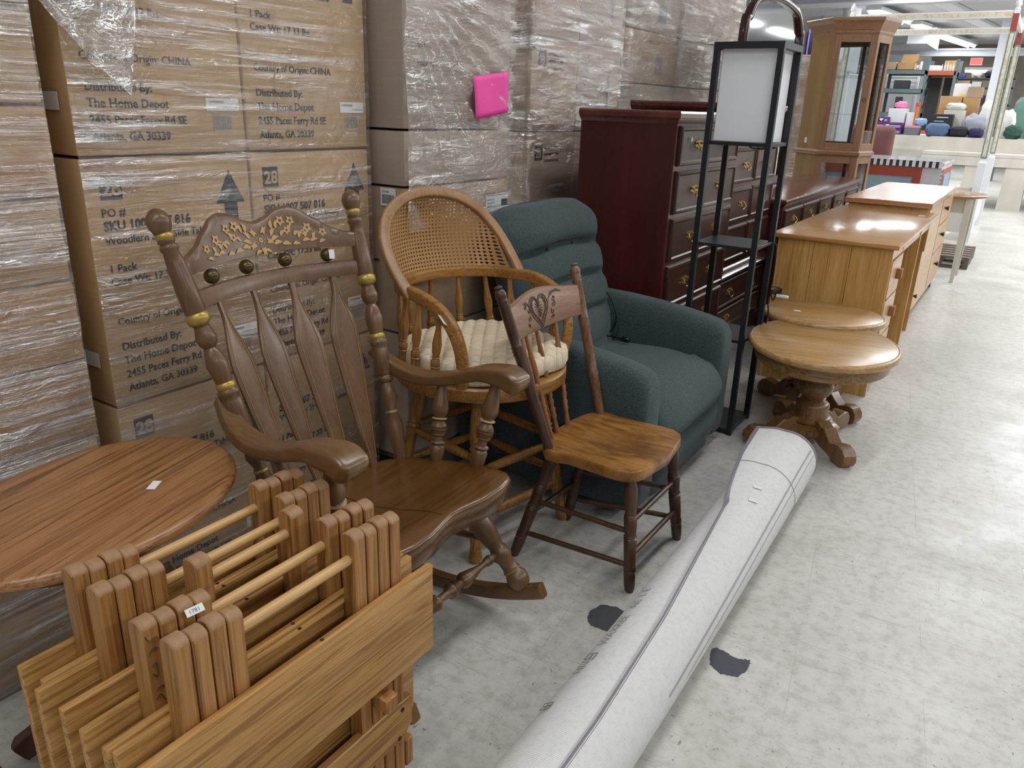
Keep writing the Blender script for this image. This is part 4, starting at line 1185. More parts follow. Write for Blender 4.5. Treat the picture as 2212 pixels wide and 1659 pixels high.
# cord with plug lying in the recliner
bm = nb()
P = [(-1.478,2.93,.655),(-1.40,2.925,.60),(-1.36,2.92,.52),(-1.37,2.91,.46),(-1.405,2.89,.441),(-1.44,2.84,.441),(-1.46,2.77,.443),(-1.44,2.71,.446),(-1.41,2.76,.448),(-1.42,2.83,.447),(-1.36,2.87,.443),(-1.30,2.86,.443)]
tube(bm, smoothpath(P, 6), .0042, 8)
c = obj('power_cord', bm, M['black_cord']); tag(c, 'black power cord coiled on the recliner seat by its far arm', 'cord')
bm = nb(); box(bm, -1.30, -1.262, 2.849, 2.869, .434, .454, .004); obj('plug', bm, M['black_cord'], c)
# ================================================================== FOLDING TRAY TABLES
def tray_leg(x, y, z0, z1, w=.034, d=.0262):
    bm = nb(); n = 10; P = []
    P += [(x-w/2, z0), (x+w/2, z0)]
    for i in range(n+1):
        a = math.pi*i/n; P.append((x+w/2*math.cos(a)*1.0, z1-.0125+.0125*math.sin(a)))
    poly(bm, [(px, y-d/2, pz) for px, pz in P], (0, d, 0))
    es = [e for e in bm.edges if len(e.link_faces) == 2 and e.calc_face_angle(0) > 1.2]
    bmesh.ops.bevel(bm, geom=es, offset=.0022, segments=1, affect='EDGES')
    for f in bm.faces:
        if f.normal.z > .15: f.material_index = 1
    return bm
def tray_table(name, label, x, L, Rr, panels, zt=.66):
    t = thing(name, label, 'tray table', (x, .70, 0), 0, 'folded oak tray tables')
    for grp, (y0, y1), inner in ((0, L, 1), (1, Rr, -1)):
        for k in range(4):
            y = y0+(y1-y0)*(k+.5)/4
            bm = tray_leg(0, y-.70, .005, zt-.004*(k % 2)-.0015*k)
            obj('leg', bm, [M['oak_leg'], M['oak_end']], t, ang=25)
    bm = nb(); tube(bm, [(0, L[1]-.70-.002, zt-.052), (0, Rr[0]-.70+.002, zt-.052)], .0092, 14); obj('dowel', bm, M['oak_dowel'], t)
    for (xx, y0, y1, z0, z1) in panels:
        bm = nb(); box(bm, xx-.0075-x, xx+.0075-x, y0-.70, y1-.70, z0, z1, .0025, 2)
        p = obj('tabletop', bm, M['oak_tray'], t, ang=40)
        bm = nb(); lathe(bm, (xx-x, .715-.70, z1-.006), (xx-x, .715-.70, z1+.0006), [(0,.0036),(1,.0036)], 10); obj('drilled_hole', bm, M['tray_hole'], p)
    return t
PT = .515
tray_table('folding_tray_table', 'folded oak tray table hanging furthest from the camera, next to the oval table', -1.113, (.479,.589), (.831,.945), [(-1.142,.40,.965,.14,PT),(-1.084,.405,.965,.14,PT)])
tray_table('folding_tray_table', 'second folded oak tray table counted from the oval table', -1.036, (.474,.586), (.826,.940), [(-1.066,.388,.960,.14,PT+.002),(-1.003,.390,.960,.14,PT)])
tray_table('folding_tray_table', 'third folded oak tray table, pen scribbles on one of its legs', -.912, (.464,.580), (.812,.934), [(-.941,.385,.975,.14,PT),(-.884,.385,.990,.14,PT+.001)])
t4 = tray_table('folding_tray_table', 'front folded oak tray table with the white price sticker and broad front board', -.842, (.466,.582), (.806,.926), [(-.868,.390,.995,.14,PT-.002),(-.8145,.385,.995,.322,PT)])
st_ = sticker(t4, (-.026, .532-.70, .659), (.2, 1, 0.05), (-.75, .15, .62), .026, .012)
bm = nb(); aa_, bb_ = Vector((.2,1,.05)).normalized(), Vector((-.75,.15,.62)).normalized(); nn_ = aa_.cross(bb_)
m_ = Matrix((aa_, bb_, nn_)).transposed().to_4x4(); m_.translation = Vector((-.026, .532-.70, .659))+nn_*.001-aa_*.009-bb_*.003
text_mesh(bm, '1781', .0085, m_, 0, .0002); obj('tag_print', bm, M['tag_ink'], st_, False)
# pen scribbles on a leg of the third table
bm = nb()
def scr(P): tube(bm, smoothpath([(-.8945, y, z) for y, z in P], 5), .0007, 4)
scr([(.470,.640),(.474,.630),(.484,.632),(.487,.628)]); scr([(.471,.606),(.478,.616),(.486,.612)])
scr([(.473,.575),(.480,.566),(.480,.590),(.474,.588)]); scr([(.474,.545),(.484,.548),(.486,.542)]); scr([(.473,.528),(.479,.536),(.486,.520)])
o = obj('pen_scribble', bm, M['ink'], None, False)
for q in bpy.data.objects:
    if q.get('label', '').startswith('third folded'): o.parent = q; o.location = (.912, -.70, 0)
# carrying rack between the tables
rk = thing('tray_rack', 'oak carrying rack with a single holed post between the folded tray tables', 'rack', (-.975, .70, 0))
for y in (.612, .803):
    bm = tray_leg(0, y-.70, .005, .668, .036, .030); p = obj('post', bm, [M['oak_leg'], M['oak_end']], rk, ang=25)
    if y < .7:
        bm = nb(); lathe(bm, (.0185, y-.70, .615), (.0192, y-.70, .615), [(0,.0045),(1,.0045)], 10); obj('peg', bm, M['block'], p)
bm = nb(); tube(bm, [(0, .625-.70, .622), (0, .79-.70, .622)], .0092, 14); obj('handle_dowel', bm, M['oak_dowel'], rk)
bm = nb()
P = [(.375,.235),(.90,.235),(.945,.232),(.945,.165),(.915,.14),(.375,.14)]
poly(bm, [(.135, y-.70, z) for y, z in P], (.018, 0, 0)); es = list(bm.edges); bmesh.ops.bevel(bm, geom=es, offset=.002, segments=1, affect='EDGES')
b = obj('lower_board', bm, M['oak_tray'], rk)
for y, z in ((.915,.215),(.905,.150)):
    bm = nb(); lathe(bm, (.152, y-.70, z), (.1545, y-.70, z), [(0,.005),(1,.005)], 10); obj('screw', bm, M['tray_hole'], b)
bm = nb(); box(bm, .06, .185, .838-.70, .870-.70, .275, .307, .003); obj('cross_block', bm, M['oak_leg'], rk)
bm = nb(); box(bm, -.15, .135, .36-.70, .385-.70, .03, .10, .003); obj('foot_rail', bm, M['oak_leg'], rk)
bm = nb(); box(bm, -.15, .135, .945-.70, .968-.70, .03, .10, .003); obj('foot_rail', bm, M['oak_leg'], rk)

# ================================================================== OVAL TABLE (left)
ot = thing('oval_table', 'reddish oak oval table in front of the left carton pile', 'table', (-1.395, .681, 0), .25)
def oval_top(bm, a, b, z0, z1, edge=.012, seg=72, ogee=True, clip=None):
    prof = [(-.03, z0), (-.008, z0), (0, z0+(z1-z0)*.25), (0, z0+(z1-z0)*.55), (-.004, z1-.004), (-.010, z1-.001), (-.014, z1-.0025) if ogee else (-.012, z1), (-.017, z1)]
    rings = [[Vector(((a+d)*math.cos(2*math.pi*k/seg), (b+d)*math.sin(2*math.pi*k/seg), z)) for k in range(seg)] for d, z in prof]
    rings = [[Vector((p.x*.05, p.y*.05, z0)) for p in rings[0]]] + rings + [[Vector((p.x*.02, p.y*.02, z1)) for p in rings[-1]]]
    if clip:
        for rg in rings:
            for p in rg:
                yw = p.x*math.sin(clip[0])+p.y*math.cos(clip[0])
                if yw > clip[1]:
                    k = yw-clip[1]; p.x -= k*math.sin(clip[0]); p.y -= k*math.cos(clip[0])
    ring_loft(bm, rings); bmesh.ops.recalc_face_normals(bm, faces=bm.faces)
bm = nb(); oval_top(bm, .226, .304, .585, .61, ogee=False)
top = obj('tabletop', bm, M['table_oak'], ot, ang=50)
sticker(ot, (.072, .075, .6106), (-.35, .93, 0), (-.93, -.35, 0), .036, .017)
bm = nb(); rings = [[Vector((a*math.cos(2*math.pi*k/48), b*math.sin(2*math.pi*k/48), z)) for k in range(48)] for a, b, z in ((.14,.20,.53),(.142,.202,.535),(.142,.202,.584))]
ring_loft(bm, rings); obj('apron', bm, M['dark_base'], ot)
bm = nb(); lathe(bm, (0,0,.10), (0,0,.53), [(0,.055),(.1,.075),(.18,.045),(.3,.06),(.5,.075),(.66,.05),(.72,.035),(.8,.05),(1,.08)], 28); obj('pedestal', bm, M['dark_base'], ot)
for a in (35, 145, 215, 325):
    bm = nb(); c, s_ = math.cos(R(a)), math.sin(R(a)); 
    pts = smoothpath([(.04*c,.04*s_,.15),(.10*c,.10*s_,.13),(.17*c,.17*s_,.07),(.22*c,.22*s_,.032)], 5); sweep(bm, pts, (.045,.055), (0,0,1), .5, 12); obj('foot', bm, M['dark_base'], ot)
# curved red arm of a chair at the lower left corner
ra = thing('red_chair', 'glossy red-brown curved chair arm at the bottom left corner', 'chair', (-1.27, .33, 0))
bm = nb(); pts = smoothpath([(-.20,-.10,.30),(-.12,-.04,.335),(-.03,.01,.31),(.03,.03,.24),(.05,.035,.16),(.055,.03,.07),(.06,.03,.0)], 6); sweep(bm, pts, (.045,.04), (0,0,1), .45, 14); obj('arm', bm, M['red_arm'], ra, ang=70)
bm = nb(); sweep(bm, [(-.22,.09,.0),(-.2,.07,.2),(-.20,-.08,.31)], (.04,.04), (1,0,0), .5, 12); obj('leg', bm, M['red_arm'], ra)
bm = nb(); beam(bm, (-.20,.07,.12), (.05,.03,.12), .03, .05); obj('rail', bm, M['red_arm'], ra)

# ================================================================== ROLLED RUG
def rug_mat():
    s = NT('rug_backing'); b = s.bsdf(rgb(204,204,208), .95, spec=.15)
    tc = s.n.new('ShaderNodeTexCoord')
    sx = s.node('ShaderNodeSeparateXYZ'); s.link(tc.outputs['UV'], sx.inputs[0])
    u, v = sx.outputs[0], sx.outputs[1]
    nz = s.noise(s.coord('UV', (9, 30, 1)), 1., 3, .6)
    lu = s.math('ABSOLUTE', s.math('SINE', s.math('ADD', s.math('MULTIPLY', u, 460), s.math('MULTIPLY', nz, 3.0))))
    lv = s.math('ABSOLUTE', s.math('SINE', s.math('MULTIPLY', v, 900)))
    g = s.math('MULTIPLY', s.math('POWER', lu, .35), s.math('POWER', lv, .22))
    c = s.ramp(g, [(.10, rgb(138,136,134)), (.42, rgb(214,213,211)), (.8, rgb(230,229,227))])
    n2 = s.noise(s.coord('Object'), 60, 4, .7); c = s.mix(s.math('MULTIPLY', s.ramp(n2, [(.45, (0,0,0)), (.7, (1,1,1))]), .18), c, rgb(150,148,146))
    s.link(c, b.inputs['Base Color']); s.bump(g, .35, .002); return s.m
M['rug'] = rug_mat()
M['rug_bind'] = plain('grey_mauve_binding', rgb(132,124,136), .9, nscale=200, var=.15)
M['rug_pile'] = plain('grey_rug_pile', rgb(120,118,124), 1., var=.2, nscale=90)
M['rug_line'] = plain('faint_grey_line', rgb(168,166,168), .95)
ru = thing('rolled_rug', 'large rolled up rug lying on the floor with its pale woven backing outside', 'rug', (-.54, 1.8, 0))
RY0, RY1 = .55, 2.86
def rc(y):  # roll centre x
    u = (y-RY0)/(RY1-RY0); return -.538-.030*u**2+.54
rad_in, rad_out = .100, .106
Ly = RY1-RY0
def uvgrid(bm, fn, nu, nv, su=1., sv=1., mat=0):
    uvl = bm.loops.layers.uv.verify()
    vs = [[bm.verts.new(fn(i/nu, j/nv)) for j in range(nv+1)] for i in range(nu+1)]
    for i in range(nu):
        for j in range(nv):
            f = bm.faces.new((vs[i][j], vs[i+1][j], vs[i+1][j+1], vs[i][j+1])); f.material_index = mat
            for lp, (a, b_) in zip(f.loops, ((i, j), (i+1, j), (i+1, j+1), (i, j+1))): lp[uvl].uv = (a/nu*su, b_/nv*sv)
# inner roll (seen left of the binding)
bm = nb()
def inner(u, v):
    y = RY0-1.8+Ly*u; a = R(-100)+R(300)*v; ywr = y+1.8
    r = rad_in*(1+.012*math.sin(3*u*3.1+a))
    return Vector((rc(ywr)+r*math.cos(a)*1.03, y, rad_in*1.02+r*math.sin(a)))
uvgrid(bm, inner, 120, 48, 3.4, 1.)
roll = obj('inner_roll', bm, M['rug'], ru, ang=180)
# spiral end
bm = nb(); sp = []
for i in range(150):
    a = i/149*math.pi*2*4.3; r = .098*(1-i/149*.80); sp.append((rc(RY1)+r*math.cos(-a), RY1-1.8-.012, rad_in+r*math.sin(-a)))
rings = []
for i, p in enumerate(sp):
    c = Vector((rc(RY1), p[1], rad_in)); d = (Vector(p)-c).normalized()*.0045
    rings.append([Vector(p)-d+Vector((0,-.04,0)), Vector(p)-d+Vector((0,.006,0)), Vector(p)+d+Vector((0,.006,0)), Vector(p)+d+Vector((0,-.04,0))])
ring_loft(bm, rings); bmesh.ops.recalc_face_normals(bm, faces=bm.faces); obj('rolled_layers', bm, M['rug_bind'], ru)
# outer sheet with oblique loose edge
def edge_ang(u):   # angle where the outer sheet ends (deg from +x)
    K = [(0,62),(.25,66),(.42,76),(.58,93),(.70,106),(.80,122),(.88,133),(1,140)]
    for (a, p), (b_, q) in zip(K, K[1:]):
        if u <= b_: return p+(q-p)*(u-a)/(b_-a)
    return K[-1][1]
def outer_pt(u, ang, lift=0.):
    y = RY0-1.8+Ly*u; ywr = y+1.8; r = rad_out+lift
    cut = 96.0+60*max(0., min(1., (.74-u)/.30))
    if ang <= cut:
        a = R(ang); return Vector((rc(ywr)+r*math.cos(a)*1.03, y, rad_in*1.02+.001+r*math.sin(a)))
    a = R(cut); ext = R(ang-cut)*r*1.35       # straight tangent flap
    p = Vector((rc(ywr)+r*math.cos(a)*1.03, y, rad_in*1.02+.001+r*math.sin(a)))
    k = max(0., (u-.6)/.4)
    return p+Vector((-ext*math.cos(R(8)), 0, -ext*math.sin(R(8))*(1.2-.7*k)+.004*math.sin(ext*40)))
bm = nb()
uvgrid(bm, lambda u, v: outer_pt(u, -92+(edge_ang(u)+92)*v), 120, 60, 3.4, .95)
sh = obj('outer_sheet', bm, M['rug'], ru, ang=180); md = sh.modifiers.new('thick', 'SOLIDIFY'); md.thickness = .0045; md.offset = 1
bm = nb(); N = 140; rings = []
for i in range(N+1):
    u = i/N; a = edge_ang(u); p0 = outer_pt(u, a-6.0, .0035); p1 = outer_pt(u, a+2.2, .0035); p2 = outer_pt(u, a+2.6, -.004)
    rings.append([p0, p0.lerp(p1, .5)+Vector((0,0,.0015)), p1, p2, outer_pt(u, a-4, -.001)])
ring_loft(bm, rings); bmesh.ops.recalc_face_normals(bm, faces=bm.faces); obj('binding', bm, M['rug_bind'], ru, ang=70)
bm = nb(); rings = []
for i in range(61):
    v = i/60; a = -80+(edge_ang(1)+80)*v
    rings.append([outer_pt(.994, a, .0062), outer_pt(1.0, a, .0062)+Vector((0,.004,0)), outer_pt(1.0, a, -.004)+Vector((0,.004,0)), outer_pt(.994, a, -.004)])
ring_loft(bm, rings); bmesh.ops.recalc_face_normals(bm, faces=bm.faces); obj('binding', bm, M['rug_bind'], ru, ang=70)
bm = nb()
def stripe_(a, wd, u0=.02, u1=.985):
    rg = []
    for i in range(81):
        u = u0+(u1-u0)*i/80; a_ = a-26*(1-(i/80))**1.5; rg.append([outer_pt(u, a_-wd, .0052), outer_pt(u, a_-wd, .0058), outer_pt(u, a_+wd, .0058), outer_pt(u, a_+wd, .0052)])
    ring_loft(bm, rg)
stripe_(38, 1.5, .35); stripe_(27, .5, .40); bmesh.ops.recalc_face_normals(bm, faces=bm.faces)
obj('show_through_stripe', bm, M['rug_line'], ru, False)
bm = nb(); tube(bm, [outer_pt(.845, -60+(edge_ang(.845)-4+60)*i/40, .0062) for i in range(41)], .0011, 6); obj('string', bm, M['rug_line'], ru, False)
for u, a in ((.765, 78), (.725, 72)):
    c = outer_pt(u, a, .0068); sticker(ru, c, (.35, -.93, 0), (-.9, -.35, .2), .018, .028)
# faint printed characters on the inner roll
for (u, a, ch) in ((.245,128,'田'),(.30,124,'HN'),(.325,122,'日'),(.35,121,'WAX'),(.385,120,'REE'),(.425,121,'NS'),(.45,122,'L E')):
    y = RY0-1.8+Ly*u; aa = R(a); r = rad_in+.0012
    p = Vector((rc(y+1.8)+r*1.03*math.cos(aa), y, rad_in*1.02+r*math.sin(aa)))
    n = Vector((math.cos(aa), 0, math.sin(aa))); tx = Vector((0, 1, 0)); ty = n.cross(tx)
    m = Matrix((tx, ty, n)).transposed().to_4x4(); m.translation = p
    bm = nb()
    if ch in '田日':
        def bar(x0, y0, x1, y1): poly(bm, [m @ Vector(q) for q in ((x0,y0,0),(x1,y0,0),(x1,y1,0),(x0,y1,0))], n*.0004)
        for yy in (0, .012, .024): bar(-.001, yy-.001, .025, yy+.001)
        for xx in ((0, .024) if ch == '日' else (0, .012, .024)): bar(xx-.001, 0, xx+.001, .024)
    else: text_mesh(bm, ch, .034, m, -.0008, .0002)
    obj('faint_lettering', bm, M['greyink'], ru, False)
# binding tape patches on floor
def patch(name, label, P, loc):
    bm = nb(); rnd = random.Random(len(P)+int(loc[0]*100)); Q = []
    for i in range(len(P)):
        a, b_ = Vector((*P[i], 0)), Vector((*P[(i+1) % len(P)], 0))
        for k in range(8): 
            q = a.lerp(b_, k/8); Q.append((q.x+rnd.uniform(-.0022,.0022), q.y+rnd.uniform(-.0022,.0022), .0004))
    poly(bm, Q, (0,0,.0012)); o = obj(name, bm, M['charcoal'], None, False); o.location = loc
    tag(o, label, 'floor mark', 'dark patches on the floor'); return o
patch('dark_patch', 'dark grey patch stuck on the open floor right of the rug', [(-.052,.030),(-.045,.048),(-.020,.045),(.015,.036),(.045,.050),(.052,.030),(.050,.0),(.040,-.030),(.0,-.045),(-.035,-.025)], (-.398,1.695,0))
patch('dark_patch', 'black patch on the floor half hidden behind the rug', [(-.05,.0),(-.04,.045),(0,.06),(.05,.055),(.06,0),(.04,-.05),(-.02,-.055),(-.045,-.03)], (-.742,1.685,0))

# ================================================================== PEDESTAL TABLES
def ped_foot_profile():
    return [(.03,.06),(.05,.115),(.09,.128),(.12,.112),(.135,.118),(.16,.092),(.185,.072),(.205,.078),(.235,.085),(.262,.078),(.280,.056),(.284,.030),(.272,.008),(.25,.0),(.205,.0),(.195,.014),(.165,.022),(.12,.030),(.08,.045)]
def pedestal_table(label, loc, rz, a, b, feet=(45,135,225,315), clip=None, Z=.46, fs=1.0):
    t = thing('pedestal_table', label, 'side table', loc, rz, None)
    bm = nb(); oval_top(bm, a, b, Z-.032, Z, clip=(rz, clip) if clip else None)
    tp = obj('tabletop', bm, M['ped_top'], t, ang=50)
    bm = nb(); rings = [[Vector((aa*math.cos(2*math.pi*k/64), bb*math.sin(2*math.pi*k/64), z)) for k in range(64)] for aa, bb, z in ((a-.05,b-.05,Z-.085),(a-.036,b-.036,Z-.085),(a-.032,b-.032,Z-.080),(a-.032,b-.032,Z-.033),(a-.05,b-.05,Z-.033))]
    if clip:
        for rg in rings:
            for p in rg:
                k = p.x*math.sin(rz)+p.y*math.cos(rz)-clip+.01
                if k > 0: p.x -= k*math.sin(rz); p.y -= k*math.cos(rz)
    ring_loft(bm, rings); obj('apron', bm, M['ped_apron'], t)
    prof = [(0,.060),(.03,.078),(.06,.080),(.09,.072),(.10,.064),(.20,.060),(.26,.062),(.30,.060),(.33,.048),(.36,.038),(.385,.044),(.40,.040),(.43,.050),(.50,.062),(.58,.066),(.66,.060),(.72,.052),(.745,.050),(.755,.064),(.78,.066),(.82,.052),(.86,.036),(.90,.034),(.92,.044),(.94,.038),(1,.06)]
    bm = nb(); lathe(bm, (0,0,.095), (0,0,Z-.08), [(q, r_*1.14) for q, r_ in prof], 40); obj('pedestal', bm, M['ped_oak'], t, ang=50)
    for fa in feet:
        an = R(fa)-rz; P = [(x*fs, z) for x, z in ped_foot_profile()]; c, s_ = math.cos(an), math.sin(an); w = .030
        bm = nb(); n = Vector((-s_, c, 0))
        poly(bm, [Vector((x*c, x*s_, z))-n*w for x, z in P], n*(2*w)); es = [e for e in bm.edges if len(e.link_faces) == 2 and e.calc_face_angle(0) > 1.3]
        bmesh.ops.bevel(bm, geom=es, offset=.003, segments=1, affect='EDGES')
        obj('foot', bm, M['ped_oak'], t, ang=30)
    bm = nb(); lathe(bm, (0,0,.045), (0,0,.10), [(0,.10),(.3,.125),(.7,.125),(.85,.112),(1,.09)], 8); obj('base_block', bm, M['ped_oak'], t)
    return t
pedestal_table('oval oak pedestal table nearer the rolled rug', (-.592, 3.345, 0), .22, .303, .368, (-44, 226, 72, 126), None, .46, 1.07)
pt2 = pedestal_table('oval oak pedestal table behind, pushed up against the desk side', (-.69, 3.775, 0), .30, .275, .245, (165, 253, 338, 72), None, .478, .95)
sticker(pt2, (-.12, -.02, .4786), (1, 0, 0), (0, 1, 0), .03, .018)
# ================================================================== CHERRY CHESTS
def brass_pull(parent, x, y, z, sc=1.):
    bm = nb(); P = []
    for (a, b_) in ((-.042,.004),(-.046,.012),(-.036,.018),(-.030,.012),(-.020,.020),(-.010,.014),(0,.024),(.010,.014),(.020,.020),(.030,.012),(.036,.018),(.046,.012),(.042,.004),(.048,-.006),(.036,-.012),(.026,-.008),(.016,-.016),(0,-.020),(-.016,-.016),(-.026,-.008),(-.036,-.012),(-.048,-.006)):
        P.append((x, y+a*sc, z+b_*sc))
    poly(bm, P, (.003, 0, 0))
    for s_ in (-1, 1): bmesh.ops.create_uvsphere(bm, u_segments=8, v_segments=6, radius=.006*sc, matrix=Matrix.Translation((x+.008, y+s_*.028*sc, z+.006*sc)))
    tube(bm, smoothpath([(x+.010, y-.029*sc, z+.006*sc),(x+.020, y-.032*sc, z-.012*sc),(x+.018, y-.018*sc, z-.024*sc),(x+.017, y, z-.028*sc),(x+.018, y+.018*sc, z-.024*sc),(x+.020, y+.032*sc, z-.012*sc),(x+.010, y+.029*sc, z+.006*sc)], 3), .003*sc, 6)
    return obj('handle', bm, M['brass'], parent, ang=60)
def raised_drawer(parent, y0, y1, z0, z1, x=0., pulls=(), name='drawer', mat=None):
    """x: body front plane (local). front with moulded lip"""
    bm = nb(); rings = []
    for (o_, ins) in ((-.012,.0),(.006,.0),(.014,.006),(.016,.016),(.010,.022),(.009,.028)):
        rings.append([Vector((x+o_, y0+ins, z0+ins)), Vector((x+o_, y1-ins, z0+ins)), Vector((x+o_, y1-ins, z1-ins)), Vector((x+o_, y0+ins, z1-ins))])
    ring_loft(bm, rings); bmesh.ops.recalc_face_normals(bm, faces=bm.faces)
    d = obj(name, bm, mat or M['cherry_front'], parent, ang=20)
    for py, pz in pulls: brass_pull(d, x+.009, py, pz, 1.0)
    return d
def chest_body(t, x0, x1, y0, y1, h, ov=.018, foot=.07):
    bm = nb(); box(bm, x0, x1, y0, y1, foot, h-.03, .003); obj('body', bm, M['cherry'], t, ang=30)
    bm = nb(); rings = []
    for z, o_ in ((h-.052,.0),(h-.046,.004),(h-.036,.014),(h-.030,.016),(h-.028,.022),(h-.010,.024),(h-.002,.020),(h,.014)):
        rings.append([Vector((x0-.0, y0-o_, z)), Vector((x1+o_, y0-o_, z)), Vector((x1+o_, y1+o_, z)), Vector((x0-.0, y1+o_, z))])
    ring_loft(bm, rings); bmesh.ops.recalc_face_normals(bm, faces=bm.faces); obj('top', bm, M['cherry_top'], t, ang=25)
    bm = nb(); rings = []
    for z, o_ in ((foot-.01,.012),(foot+.05,.012),(foot+.062,.004),(foot+.066,0)):
        rings.append([Vector((x0, y0-o_, z)), Vector((x1+o_, y0-o_, z)), Vector((x1+o_, y1+o_, z)), Vector((x0, y1+o_, z))])
    ring_loft(bm, rings); bmesh.ops.recalc_face_normals(bm, faces=bm.faces); obj('plinth', bm, M['cherry_edge'], t, ang=25)
    for a, b_ in ((x1-.08, y0), (x1-.08, y1-.10), (x0+.02, y0), (x0+.02, y1-.10)):
        bm = nb(); box(bm, a, a+.085, b_, b_+.10, 0, foot, .008); obj('foot', bm, M['cherry_edge'], t)
t = thing('chest_of_drawers', 'tall cherry chest of drawers directly behind the recliner', 'chest of drawers', (-1.76, 3.24, 0), 0, 'cherry bedroom furniture')
chest_body(t, 0, .46, 0, .86, 1.352)
for z0, z1 in ((1.125,1.292),(.918,1.105),(.705,.900),(.490,.687),(.280,.472),(.145,.262)):
    zc = (z0+z1)/2+.004
    raised_drawer(t, .035, .825, z0, z1, .46, ((.26, zc), (.60, zc)))
bm = nb(); poly(bm, [(.4702,.113,1.212),(.4702,.128,1.238),(.4702,.143,1.262),(.4702,.130,1.240)], (.0006,0,0)); bm.free()
sticker(t, (.4765, .150, 1.235), (0, 1, 1.3), (0, -1.3, 1), .018, .016)
t = thing('chest_of_drawers', 'second cherry chest seen between the lamp posts, with paired small drawers above', 'chest of drawers', (-1.94, 4.15, 0), 0, 'cherry bedroom furniture')
chest_body(t, 0, .58, 0, .92, 1.402)
for z0, z1 in ((1.20,1.345),(.985,1.175),(.775,.960)):
    zc = (z0+z1)/2
    raised_drawer(t, .035, .452, z0, z1, .58, ((.285, zc),), 'drawer'); raised_drawer(t, .468, .885, z0, z1, .58, ((.66, zc),), 'drawer')
raised_drawer(t, .035, .452, .555, .750, .58, ((.285, .65),)); raised_drawer(t, .468, .885, .555, .750, .58, ((.66, .65),))
bm = nb(); rings = []
for z, o_ in ((.455,.012),(.462,.030),(.480,.034),(.492,.022),(.505,.016),(.520,.0)):
    rings.append([Vector((0, -o_, z)), Vector((.58+o_, -o_, z)), Vector((.58+o_, .92+o_, z)), Vector((0, .92+o_, z))])
ring_loft(bm, rings); bmesh.ops.recalc_face_normals(bm, faces=bm.faces); obj('waist_moulding', bm, M['cherry_edge'], t, ang=25)
for z0, z1 in ((.285,.445),(.145,.270)): raised_drawer(t, .035, .885, z0, z1, .585, ((.26, (z0+z1)/2), (.66, (z0+z1)/2)))
t = thing('dresser', 'long low cherry dresser with glossy top, in front of the curio cabinet', 'dresser', (-1.76, 5.11, 0), 0, 'cherry bedroom furniture')
chest_body(t, 0, .475, 0, 2.46, .845)
yy = [0.03, .50, .98, 1.46, 1.94, 2.43]
for i in range(5):
    for z0, z1 in ((.635,.775),(.40,.615),(.155,.38)):
        raised_drawer(t, yy[i]+.008, yy[i+1]-.008, z0, z1, .475, (((yy[i]+yy[i+1])/2, (z0+z1)/2),))
# mirror standing on the dresser
t = thing('mirror', 'arched dark framed mirror standing behind the lamp top', 'mirror', (-1.70, 5.84, .846), R(-4))
P = [(-.54,0),(-.54,.96),(-.50,1.06),(-.43,1.15),(-.33,1.19),(-.10,1.22),(.10,1.22),(.33,1.19),(.43,1.15),(.50,1.06),(.54,.96),(.54,0)]
pts = smoothpath([(0, a, b+.02) for a, b in P], 4)
bm = nb(); sweep(bm, pts, (.045,.06), (1,0,0), .5, 12); obj('frame', bm, M['cherry_edge'], t, ang=60)
bm = nb(); beam(bm, (0,-.53,.034), (0,.53,.034), .06, .05, Vector((1,0,0)), .004); obj('base_rail', bm, M['cherry_edge'], t)
bm = nb(); poly(bm, [(-.008, p.y*.98, p.z) for p in pts], (.006,0,0))
mm = plain('mirror_glass', rgb(200,204,206), .04, 1.0); obj('glass', bm, mm, t, False)

# ================================================================== SHELF LAMP
def paper_mat():
    s = NT('white_paper_shade'); b = s.bsdf(rgb(206,210,216), .7, spec=.3)
    s.link(s.ramp(s.noise(s.coord('Object', (1,1,.4)), 3., 2), [(.3, rgb(234,237,241)), (.7, rgb(242,244,247))]), b.inputs['Base Color']); return s.m
M['shade'] = paper_mat()
t = thing('floor_lamp', 'tall black shelf floor lamp with white paper shade beside the recliner', 'floor lamp', (-1.0155, 3.31, 0))
hw = .125; ps = .0115
for sx in (-1, 1):
    for sy in (-1, 1):
        bm = nb(); box(bm, sx*hw-ps, sx*hw+ps, sy*hw-ps, sy*hw+ps, 0, 1.61, .001); obj('post', bm, M['black'], t)
for z, th in ((.018,.018),(.43,.012),(.826,.012),(1.235,.014)):
    bm = nb(); box(bm, -hw-ps*.6, hw+ps*.6, -hw-ps*.6, hw+ps*.6, z-th/2, z+th/2, .001); obj('shelf', bm, M['black'], t)
for a in range(4):
    m = Matrix.Rotation(R(90*a), 4, 'Z'); bm = nb(); box(bm, -hw-ps, hw+ps, hw-ps*1.02, hw+ps*1.02, 1.586, 1.611, .001, mtx=m); obj('top_rail', bm, M['black'], t)
bm = nb(); s_ = .108
for a in range(4):
    m = Matrix.Rotation(R(90*a), 4, 'Z'); box(bm, -s_, s_, s_-.0012, s_, 1.244, 1.592, mtx=m)
obj('lamp_shade', bm, M['shade'], t, False)
bm = nb(); tube(bm, smoothpath([(.0,.0,1.236),(.02,.03,1.215),(.08,.08,1.219),(.118,.10,1.222),(.122,.118,1.12),(.118,.126,.95),(.13,.13,.84),(.147,.137,.80),(.150,.14,.66),(.146,.14,.62),(.160,.15,.57),(.17,.15,.60),(.152,.14,.615),(.14,.15,.57),(.15,.15,.50),(.142,.145,.44)], 6), .0032, 8)
cd = obj('lamp_cord', bm, M['black_cord'], t)
bm = nb()
for k in range(5):
    tube(bm, smoothpath([(.145,.14,.61),(.15+.02*math.sin(k),.15+.012*k,.63-.01*k),(.19,.165,.622-.006*k),(.16,.155,.598),(.145,.14,.61)], 4), .003, 6)
obj('cord_bundle', bm, M['black_cord'], cd)
